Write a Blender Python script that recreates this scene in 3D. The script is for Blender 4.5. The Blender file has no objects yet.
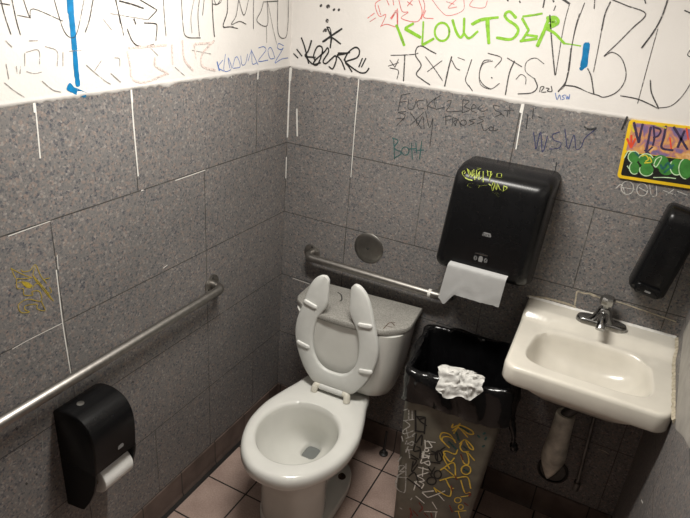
import bpy, bmesh, math, random, json
from mathutils import Vector, Matrix, noise
random.seed(7)
S = bpy.context.scene
COL = S.collection
PI = math.pi
W = 1.583            # inner width of the room
ZT = 1.646           # top of the wall tiles
HT = 2.40            # ceiling height
YF = -2.75           # front wall (behind the camera)

# ------------------------------------------------------------------ camera
yaw, pitch, roll = math.radians(-25.3205), math.radians(-24.7191), math.radians(4.9148)
fw = Vector((math.sin(yaw)*math.cos(pitch), math.cos(yaw)*math.cos(pitch), math.sin(pitch)))
r0 = Vector((math.cos(yaw), -math.sin(yaw), 0)); u0 = r0.cross(fw)
rt = r0*math.cos(roll)+u0*math.sin(roll); up = -r0*math.sin(roll)+u0*math.cos(roll)
cam_d = bpy.data.cameras.new('camera'); cam = bpy.data.objects.new('camera', cam_d); COL.objects.link(cam)
m = Matrix((rt, up, -fw)).transposed().to_4x4(); m.translation = Vector((1.2957, -2.0765, 1.9510)); cam.matrix_world = m
cam_d.sensor_width = 36; cam_d.lens = 592.53/690*36; cam_d.clip_start = .01
S.camera = cam
# ------------------------------------------------------------------ world, lights, exposure
w = bpy.data.worlds.new('world'); S.world = w; w.use_nodes = True
w.node_tree.nodes['Background'].inputs[0].default_value = (1, .96, .9, 1); w.node_tree.nodes['Background'].inputs[1].default_value = .02
LX, LY = .72, -.88
ld = bpy.data.lights.new('lamp_light', 'AREA'); ld.shape = 'RECTANGLE'; ld.size = .58; ld.size_y = .16; ld.energy = 21; ld.color = (1, .966, .90)
lo = bpy.data.objects.new('lamp_light', ld); COL.objects.link(lo); lo.location = (LX, LY, HT-.075)
S.view_settings.view_transform = 'Standard'; S.view_settings.look = 'None'; S.view_settings.gamma = 1
S.view_settings.use_curve_mapping = False; S.view_settings.exposure = .48

# ------------------------------------------------------------------ materials
def new_mat(name):
    m = bpy.data.materials.new(name); m.use_nodes = True
    return m, m.node_tree, m.node_tree.nodes['Principled BSDF']
def N(nt, t, **kw):
    n = nt.nodes.new(t)
    for k, v in kw.items(): setattr(n, k, v)
    return n
def noise_node(nt, scale, detail=3, vec=None):
    n = N(nt, 'ShaderNodeTexNoise'); n.inputs['Scale'].default_value = scale; n.inputs['Detail'].default_value = detail
    if vec is None: vec = N(nt, 'ShaderNodeTexCoord').outputs['Object']
    nt.links.new(vec, n.inputs['Vector']); return n
def ramp(nt, fac, stops, const=False):
    r = N(nt, 'ShaderNodeValToRGB'); cr = r.color_ramp
    if const: cr.interpolation = 'CONSTANT'
    while len(cr.elements) < len(stops): cr.elements.new(.5)
    for e, (p, c) in zip(cr.elements, stops): e.position = p; e.color = (*c, 1)
    nt.links.new(fac, r.inputs[0]); return r
def mixc(nt, fac, a, b, mode='MIX'):
    n = N(nt, 'ShaderNodeMix', data_type='RGBA', blend_type=mode)
    for inp, v in ((n.inputs[0], fac), (n.inputs[6], a), (n.inputs[7], b)):
        if hasattr(v, 'links'): nt.links.new(v, inp)
        else: inp.default_value = v if not isinstance(v, tuple) else (*v, 1)
    return n.outputs[2]
def mth(nt, op, a, b=0.0, c=None):
    n = N(nt, 'ShaderNodeMath', operation=op)
    for i, v in enumerate((a, b, c)):
        if v is None: continue
        if hasattr(v, 'links'): nt.links.new(v, n.inputs[i])
        else: n.inputs[i].default_value = v
    return n.outputs[0]
def bump(nt, b, h, strength=.3, dist=.002):
    n = N(nt, 'ShaderNodeBump'); n.inputs['Strength'].default_value = strength; n.inputs['Distance'].default_value = dist
    nt.links.new(h, n.inputs['Height']); nt.links.new(n.outputs[0], b.inputs['Normal'])
def plain(name, col, rough=.5, metal=0, var=.12, vs=30, bmp=0, bs=200, spec=.5, coat=0):
    m, nt, b = new_mat(name)
    n = noise_node(nt, vs)
    lo_ = tuple(c*(1-var) for c in col); hi = tuple(min(1, c*(1+var)) for c in col)
    nt.links.new(ramp(nt, n.outputs[0], [(.3, lo_), (.7, hi)]).outputs[0], b.inputs['Base Color'])
    b.inputs['Roughness'].default_value = rough; b.inputs['Metallic'].default_value = metal
    b.inputs['Specular IOR Level'].default_value = spec; b.inputs['Coat Weight'].default_value = coat
    if bmp: bump(nt, b, noise_node(nt, bs).outputs[0], bmp)
    return m
def speckle(nt, base=.9):
    tc = N(nt, 'ShaderNodeTexCoord')
    cols = []
    for sc, stops in ((165, [(0, (.05, .06, .085)), (.10, (.155, .154, .158)), (.22, (.19, .186, .184)), (.66, (.215, .208, .202)), (.82, (.31, .24, .205)), (.94, (.38, .35, .33))]),
                      (300, [(0, (.085, .09, .11)), (.12, (.165, .162, .162)), (.40, (.20, .195, .19)), (.80, (.25, .215, .197)), (.95, (.32, .30, .28))])):
        v = N(nt, 'ShaderNodeTexVoronoi'); v.inputs['Scale'].default_value = sc; nt.links.new(tc.outputs['Object'], v.inputs['Vector'])
        sp = N(nt, 'ShaderNodeSeparateColor'); nt.links.new(v.outputs['Color'], sp.inputs[0])
        cols.append(ramp(nt, sp.outputs[0], [(p, tuple(base*c for c in k)) for p, k in stops], True).outputs[0])
    c = mixc(nt, .5, cols[0], cols[1])
    big = noise_node(nt, 2.2, 4)
    return mixc(nt, 1.0, c, ramp(nt, big.outputs[0], [(.3, (.86, .85, .84)), (.7, (1.1, 1.07, 1.05))]).outputs[0], 'MULTIPLY')
def grid_mask(nt, axis, pu, ou, pv, ov, half, jit=.0004):
    """1 on joints: along the given horizontal axis and z (or x and y when axis is 'xy')."""
    tc = N(nt, 'ShaderNodeTexCoord'); s = N(nt, 'ShaderNodeSeparateXYZ'); nt.links.new(tc.outputs['Object'], s.inputs[0])
    a, b_ = (s.outputs[0], s.outputs[1]) if axis == 'xy' else ((s.outputs[0] if axis == 'x' else s.outputs[1]), s.outputs[2])
    wob = mth(nt, 'MULTIPLY', mth(nt, 'SUBTRACT', noise_node(nt, 40).outputs[0], .5), jit*2)
    out = []
    for c, p, o in ((a, pu, ou), (b_, pv, ov)):
        f = mth(nt, 'FRACT', mth(nt, 'DIVIDE', mth(nt, 'SUBTRACT', mth(nt, 'ADD', c, wob), o), p))
        d = mth(nt, 'MULTIPLY', mth(nt, 'MINIMUM', f, mth(nt, 'SUBTRACT', 1.0, f)), p)
        out.append(mth(nt, 'LESS_THAN', d, half))
    return mth(nt, 'MAXIMUM', out[0], out[1]), out
def wall_mat(axis, o):
    m, nt, b = new_mat('speckled_wall_tile_'+axis)
    c = speckle(nt)
    _, (gA, gh) = grid_mask(nt, axis, .61, o, .305, ZT, .0017)
    _, (gB, _h) = grid_mask(nt, axis, .61, o+.305, .305, ZT, .0017)
    tc = N(nt, 'ShaderNodeTexCoord'); sp = N(nt, 'ShaderNodeSeparateXYZ'); nt.links.new(tc.outputs['Object'], sp.inputs[0])
    row = mth(nt, 'FLOOR', mth(nt, 'DIVIDE', mth(nt, 'SUBTRACT', ZT, sp.outputs[2]), .305))
    def isrow(k): return mth(nt, 'COMPARE', row, float(k), .1)
    if axis == 'y':          # left and right walls: half-tile shift in the middle rows
        selA = mth(nt, 'ADD', isrow(0), isrow(4)); selB = mth(nt, 'MINIMUM', mth(nt, 'SUBTRACT', 1.0, isrow(0)), 1.0)
    else:
        selA = 1.0; selB = isrow(1)
    gv = mth(nt, 'MAXIMUM', mth(nt, 'MULTIPLY', gA, selA), mth(nt, 'MULTIPLY', gB, selB))
    gv2 = mth(nt, 'MULTIPLY', gv, ramp(nt, noise_node(nt, 7).outputs[0], [(.36, (.4,)*3), (.56, (1,)*3)]).outputs[0])
    gm = mth(nt, 'MAXIMUM', gv2, mth(nt, 'MULTIPLY', gh, .92))
    gc = ramp(nt, noise_node(nt, 25).outputs[0], [(.35, (.03, .028, .026)), (.62, (.06, .056, .05)), (.76, (.2, .19, .18))]).outputs[0]
    nt.links.new(mixc(nt, gm, c, gc), b.inputs['Base Color'])
    b.inputs['Roughness'].default_value = .5; b.inputs['Specular IOR Level'].default_value = .3
    bump(nt, b, mth(nt, 'SUBTRACT', 1.0, gm), .5, .0015)
    return m
def floor_mat():
    m, nt, b = new_mat('terracotta_floor_tile')
    n1 = noise_node(nt, 9, 6); n2 = noise_node(nt, 160, 2)
    c = mixc(nt, .5, ramp(nt, n1.outputs[0], [(.3, (.28, .195, .165)), (.7, (.49, .365, .31))]).outputs[0], ramp(nt, n2.outputs[0], [(.3, (.29, .205, .175)), (.7, (.48, .36, .305))]).outputs[0])
    g, _ = grid_mask(nt, 'xy', .2165, .0045, .213, -.148, .0032)
    nt.links.new(mixc(nt, g, c, (.018, .015, .013)), b.inputs['Base Color']); b.inputs['Roughness'].default_value = .5
    bump(nt, b, mth(nt, 'SUBTRACT', 1.0, g), .7, .003); return m
def base_mat(axis, o):
    m, nt, b = new_mat('brown_base_tile_'+axis)
    c = ramp(nt, noise_node(nt, 14, 5).outputs[0], [(.3, (.075, .054, .046)), (.7, (.14, .102, .086))]).outputs[0]
    g, (gv, gh) = grid_mask(nt, axis, .211, o, 5.0, 2.3, .0025)
    nt.links.new(mixc(nt, gv, c, (.015, .013, .012)), b.inputs['Base Color']); b.inputs['Roughness'].default_value = .45
    return m
def ink(name, col, dry=.0, rough=.6):
    m, nt, b = new_mat(name)
    b.inputs['Roughness'].default_value = rough
    n = noise_node(nt, 60, 3)
    nt.links.new(ramp(nt, n.outputs[0], [(.3, tuple(c*.8 for c in col)), (.7, tuple(min(1, c*1.2) for c in col))]).outputs[0], b.inputs['Base Color'])
    if dry:
        n2 = noise_node(nt, 130, 4)
        a = ramp(nt, n2.outputs[0], [(max(0, dry-.12), (.25,)*3), (dry+.08, (1,)*3)])
        nt.links.new(a.outputs[0], b.inputs['Alpha'])
    return m
M = dict(
    ink_yellow_bright=ink('bright_yellow_marker', (.80, .55, .07), .33),
    paper_worn=plain('crumpled_white_paper', (.62, .61, .58), .9, var=.05, bmp=.5, bs=60),
    tile_x=wall_mat('x', .306), tile_y=wall_mat('y', -.219), floor=floor_mat(), base_x=base_mat('x', .02), base_y=base_mat('y', -.712),
    paint=plain('white_wall_paint', (.665, .637, .607), .55, var=.03, vs=6, bmp=.35, bs=90),
    ceramic=plain('white_ceramic', (.69, .685, .645), .14, var=.04, vs=8, coat=.3),
    ceramic_sink=plain('stained_sink_ceramic', (.66, .625, .55), .22, var=.07, vs=9, coat=.2),
    seat=plain('seat_plastic', (.66, .665, .635), .3, var=.03), bumper=plain('seat_bumper_plastic', (.74, .74, .71), .35, var=.03),
    hinge=plain('hinge_plastic', (.68, .65, .56), .3, var=.08),
    black=plain('black_plastic', (.006, .006, .0065), .27, var=.1, spec=.22), black_matte=plain('black_matte_plastic', (.006, .006, .0065), .45, var=.15, spec=.25),
    hole=plain('dark_opening', (.004, .004, .004), .8), steel=plain('brushed_steel', (.32, .305, .285), .42, 1, var=.12, vs=60),
    chrome=plain('chrome', (.36, .36, .355), .2, 1, var=.08), dull_steel=plain('dull_steel_cover', (.33, .32, .30), .34, 1, var=.1, vs=40),
    bag=plain('black_bin_bag', (.005, .005, .0055), .16, var=.2, bmp=1, bs=34, spec=.42),
    bin=plain('grimy_olive_bin_plastic', (.125, .115, .088), .5, var=.35, vs=12), paper=plain('white_tissue', (.74, .735, .71), .9, var=.03, bmp=.5, bs=60),
    paper_grey=plain('recycled_paper_towel', (.41, .41, .405), .9, var=.04, bmp=.3, bs=300), core=plain('tissue_core', (.32, .26, .2), .9),
    caulk=plain('white_caulk', (.72, .70, .66), .6, var=.1, vs=60), caulk_old=plain('yellowed_caulk', (.42, .37, .28), .7, var=.35, vs=70), caulk_dim=plain('grey_drips', (.27, .26, .245), .7, var=.3, vs=60),
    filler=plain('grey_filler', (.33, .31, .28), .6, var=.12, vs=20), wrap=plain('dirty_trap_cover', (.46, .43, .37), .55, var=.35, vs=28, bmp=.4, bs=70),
    pipe_dark=plain('dark_pipe', (.03, .029, .027), .5, var=.3), pipe=plain('grey_pipe', (.16, .155, .145), .45, .5, var=.3), ring=plain('dark_flange', (.022, .021, .02), .5, var=.3), ringfill=plain('flange_face', (.075, .071, .066), .55, var=.2),
    rustm=plain('rust', (.05, .028, .016), .8, var=.5, vs=80), sealant=plain('black_floor_joint', (.016, .014, .013), .5, var=.4),
    water=plain('bowl_water', (.17, .18, .175), .03, var=.05), lampw=plain('lamp_housing', (.8, .8, .78), .5),
    blue_paint=ink('blue_paint', (.005, .16, .36), 0, .3), ink_black=ink('dry_black_marker', (.04, .036, .036), .40), ink_solid=ink('black_marker', (.01, .01, .01)),
    ink_faint=ink('pencil', (.25, .23, .22), .45), ink_pink=ink('faded_pink_marker', (.66, .54, .50), .47), ink_blue=ink('blue_pen', (.05, .13, .40), .36),
    ink_yellow=ink('yellow_marker', (.38, .28, .025), .34), ink_red=ink('red_pen', (.60, .12, .11), .40), ink_green=ink('green_marker', (.21, .46, .02), .32),
    ink_tile=ink('black_pen', (.022, .022, .024), .41), ink_teal=ink('teal_marker', (.02, .085, .085), .42), ink_navy=ink('navy_marker', (.02, .025, .10), .37),
    chalk=ink('pale_marker', (.50, .49, .46), .42), chalk_white=ink('white_marker', (.80, .78, .72), .34), ink_darkred=ink('dull_red_marker', (.20, .035, .025), .43), ink_lime=ink('lime_marker', (.30, .35, .05), .3), rust=ink('rust_smear', (.10, .05, .03), .45),
    s_violet=ink('sticker_violet', (.035, .02, .06)), s_red=ink('sticker_red', (.65, .06, .02)), s_green=ink('sticker_green', (.04, .20, .03)), s_light=ink('sticker_pale_green', (.50, .68, .42)), s_darkteal=ink('sticker_teal', (.01, .10, .09)), s_yellow=ink('sticker_yellow_line', (.6, .5, .03)),
    yellow=plain('sticker_yellow', (.72, .47, .015), .4, var=.05), s_black=plain('sticker_black', (.012, .012, .01), .4, var=.3, vs=90), logo=plain('grey_logo', (.20, .20, .20), .4),
)
def lid_mat():
    m, nt, b = new_mat('grimy_grey_lid')
    n = noise_node(nt, 220, 3); n2 = noise_node(nt, 10, 4)
    c = mixc(nt, .45, ramp(nt, n.outputs[0], [(.35, (.16, .155, .14)), (.65, (.40, .385, .355))]).outputs[0], ramp(nt, n2.outputs[0], [(.3, (.22, .21, .19)), (.7, (.34, .33, .30))]).outputs[0])
    nt.links.new(c, b.inputs['Base Color']); b.inputs['Roughness'].default_value = .5; return m
M['lid'] = lid_mat()
def sticker_mat():
    m, nt, b = new_mat('sticker_print')
    n = noise_node(nt, 26, 4); n.inputs['Distortion'].default_value = 1.0
    c = ramp(nt, n.outputs[0], [(.30, (.10, .12, .22)), (.42, (.22, .13, .26)), (.5, (.45, .20, .14)), (.58, (.62, .32, .09)), (.68, (.70, .45, .25))]).outputs[0]
    nt.links.new(c, b.inputs['Base Color']); b.inputs['Roughness'].default_value = .45; return m
M['s_print'] = sticker_mat()
def diffuser():
    m, nt, b = new_mat('lamp_diffuser'); b.inputs['Emission Color'].default_value = (1, .955, .88, 1); b.inputs['Emission Strength'].default_value = 3; return m
M['diffuser'] = diffuser()

# ------------------------------------------------------------------ mesh helpers
def finish(bm, ang=38):
    bmesh.ops.recalc_face_normals(bm, faces=bm.faces)
    for f in bm.faces: f.smooth = True
    lim = math.radians(ang)
    for e in bm.edges:
        if len(e.link_faces) == 2: e.smooth = e.calc_face_angle(0) < lim
def obj(name, bm, mat, parent=None, ang=38, recalc=True):
    if recalc: finish(bm, ang)
    me = bpy.data.meshes.new(name); bm.to_mesh(me); bm.free()
    for mm in (mat if isinstance(mat, (list, tuple)) else [mat]): me.materials.append(M[mm] if isinstance(mm, str) else mm)
    o = bpy.data.objects.new(name, me); COL.objects.link(o)
    if parent is not None: o.parent = parent
    return o
def empty(name, loc, label, cat, rz=0, group=None):
    o = bpy.data.objects.new(name, None); COL.objects.link(o); o.location = loc; o.rotation_euler = (0, 0, rz); o.empty_display_size = .05
    o['label'] = label; o['category'] = cat
    if group: o['group'] = group
    return o
def tag(o, label, cat, group=None):
    o['label'] = label; o['category'] = cat
    if group: o['group'] = group
    return o
def box(bm, x0, x1, y0, y1, z0, z1, bev=0, seg=2):
    r = bmesh.ops.create_cube(bm, size=1)
    for v in r['verts']: v.co = Vector(((x0+x1)/2+v.co.x*(x1-x0), (y0+y1)/2+v.co.y*(y1-y0), (z0+z1)/2+v.co.z*(z1-z0)))
    if bev:
        es = list({e for v in r['verts'] for e in v.link_edges})
        bmesh.ops.bevel(bm, geom=es, offset=bev, segments=seg, profile=.5, affect='EDGES')
    return bm
def loft(bm, rings, cap0=True, cap1=True, closed=True):
    vs = [[bm.verts.new(p) for p in r] for r in rings]
    n = len(rings[0])
    for a, b in zip(vs, vs[1:]):
        for i in range(n if closed else n-1):
            j = (i+1) % n
            try: bm.faces.new((a[i], a[j], b[j], b[i]))
            except ValueError: pass
    if cap0: bm.faces.new(list(reversed(vs[0])))
    if cap1: bm.faces.new(vs[-1])
    return vs
def frame(d):
    d = d.normalized(); a = Vector((0, 0, 1)) if abs(d.z) < .9 else Vector((1, 0, 0))
    x = d.cross(a).normalized(); return x, d.cross(x).normalized()
def smooth_path(pts, n=8):
    P = [Vector(p) for p in pts]; P = [2*P[0]-P[1]]+P+[2*P[-1]-P[-2]]; out = []
    for i in range(1, len(P)-2):
        for k in range(n):
            t = k/n; a, b, c, d = P[i-1:i+3]
            out.append(.5*((2*b)+(c-a)*t+(2*a-5*b+4*c-d)*t*t+(3*b-a-3*c+d)*t**3))
    out.append(P[-2]); return out
def tube(bm, pts, r, n=16, cap=True, sx=1):
    pts = [Vector(p) for p in pts]; rings = []; x = None
    rr = r if isinstance(r, (list, tuple)) else [r]*len(pts)
    for i, p in enumerate(pts):
        d = (pts[min(i+1, len(pts)-1)]-pts[max(i-1, 0)]).normalized()
        if x is None: x, y = frame(d)
        else:
            x = (x-d*x.dot(d)).normalized(); y = d.cross(x)
        rings.append([p+(x*math.cos(2*PI*k/n)+y*math.sin(2*PI*k/n))*rr[i] for k in range(n)])
    loft(bm, rings, cap, cap); return bm
def lathe(bm, prof, c, axis=(0, 0, 1), n=32, cap0=True, cap1=True):
    ax = Vector(axis).normalized(); x, y = frame(ax); c = Vector(c)
    loft(bm, [[c+ax*h+(x*math.cos(2*PI*k/n)+y*math.sin(2*PI*k/n))*max(r, 1e-4) for k in range(n)] for r, h in prof], cap0, cap1); return bm
def rrect(cx, cy, hx, hy, r, k=6):
    out = []
    rs = r if isinstance(r, (list, tuple)) else [r]*4       # +x+y, -x+y, -x-y, +x-y
    for q, (sx, sy) in enumerate(((1, 1), (-1, 1), (-1, -1), (1, -1))):
        rad = min(rs[q], hx*.999, hy*.999)
        for i in range(k+1):
            a = PI/2*(q+i/k); out.append((cx+sx*(hx-rad)+rad*math.cos(a), cy+sy*(hy-rad)+rad*math.sin(a)))
    return out
def ss(a, b, x):
    t = max(0, min(1, (x-a)/(b-a))); return t*t*(3-2*t)

# ------------------------------------------------------------------ the room
def struct(name, bm, mat, parent=None, **kw):
    o = obj(name, bm, mat, parent, **kw); o['kind'] = 'structure'; return o
T = .1
def wall(name, boxes):
    bm = bmesh.new()
    for i, (b, mi) in enumerate(boxes):
        n0 = len(bm.faces); box(bm, *b)
        bm.faces.ensure_lookup_table()
        for f in bm.faces[n0:]: f.material_index = mi
    return bm
wl = struct('wall_left', wall('l', [((-T, 0, YF-T, T, 0, ZT), 0), ((-T, .004, YF-T, T, ZT, HT), 1)]), ['tile_y', 'paint'])
wb = struct('wall_back', wall('b', [((0, W, 0, T, 0, ZT), 0), ((.004, W, -.004, T, ZT, HT), 1)]), ['tile_x', 'paint'])
wr = struct('wall_right', wall('r', [((W, W+T, YF-T, T, 0, ZT), 0), ((W-.004, W+T, YF-T, T, ZT, HT), 1)]), ['tile_y', 'paint'])
struct('wall_front', wall('f', [((0, W, YF-T, YF, 0, ZT), 0), ((.004, W-.004, YF-T, YF+.004, ZT, HT), 1)]), ['tile_x', 'paint'])
struct('floor', wall('fl', [((-T, W+T, YF-T, T, -.08, 0), 0)]), ['floor'])
struct('ceiling', wall('c', [((-T, W+T, YF-T, T, HT, HT+.08), 0)]), ['paint'])
# ragged bead of white paint where the painted wall meets the tiles
def bead(axis, a, b, parent):
    bm = bmesh.new(); n = int(abs(b-a)/.006); rings = []
    for i in range(n+1):
        s = a+(b-a)*i/n
        low = ZT-.006-.010*max(0, noise.noise((s*14, 3.1, 0)))-.008*max(0, noise.noise((s*55, 9.1, 0)))
        prof = [(.0004, low), (.0011, low+.001), (.0046, ZT-.0005), (.0046, ZT+.003), (.0042, ZT+.007), (.00405, ZT+.009)]
        rings.append([Vector((d, s, z)) if axis == 'y' else Vector((s, -d, z)) for d, z in prof])
    loft(bm, rings, True, True, closed=False)
    o = obj('paint_bead', bm, 'paint', parent); return o
def bead2(axis, a, b, parent): return bead(axis, a, b, parent)
bm_ = None
bead('y', -.008, -1.9, wl); bead('x', .008, W-.01, wb)
# cove base tiles
def baseb(name, axis, a, b, sgn, mat):
    prof = [(.0004, .1205), (.004, .1205), (.006, .118), (.006, .022), (.0075, .013), (.0105, .0075), (.012, .0005), (.0004, .0005)]
    bm = bmesh.new(); rings = []
    for s in (a, b): rings.append([Vector((d, s, z)) if axis == 'y' else (Vector((W-d, s, z)) if axis == 'Y' else Vector((s, -d, z))) for d, z in prof])
    loft(bm, rings); return struct(name, bm, mat)
baseb('baseboard_left', 'y', -.0125, YF+.01, 1, 'base_y'); baseb('baseboard_back', 'x', .0005, W-.013, 1, 'base_x'); baseb('baseboard_right', 'Y', -.0005, YF+.01, 1, 'base_y')
bm = bmesh.new(); box(bm, .0125, .031, YF+.02, -.04, .0004, .0022); struct('trim_1', bm, 'sealant')

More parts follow.
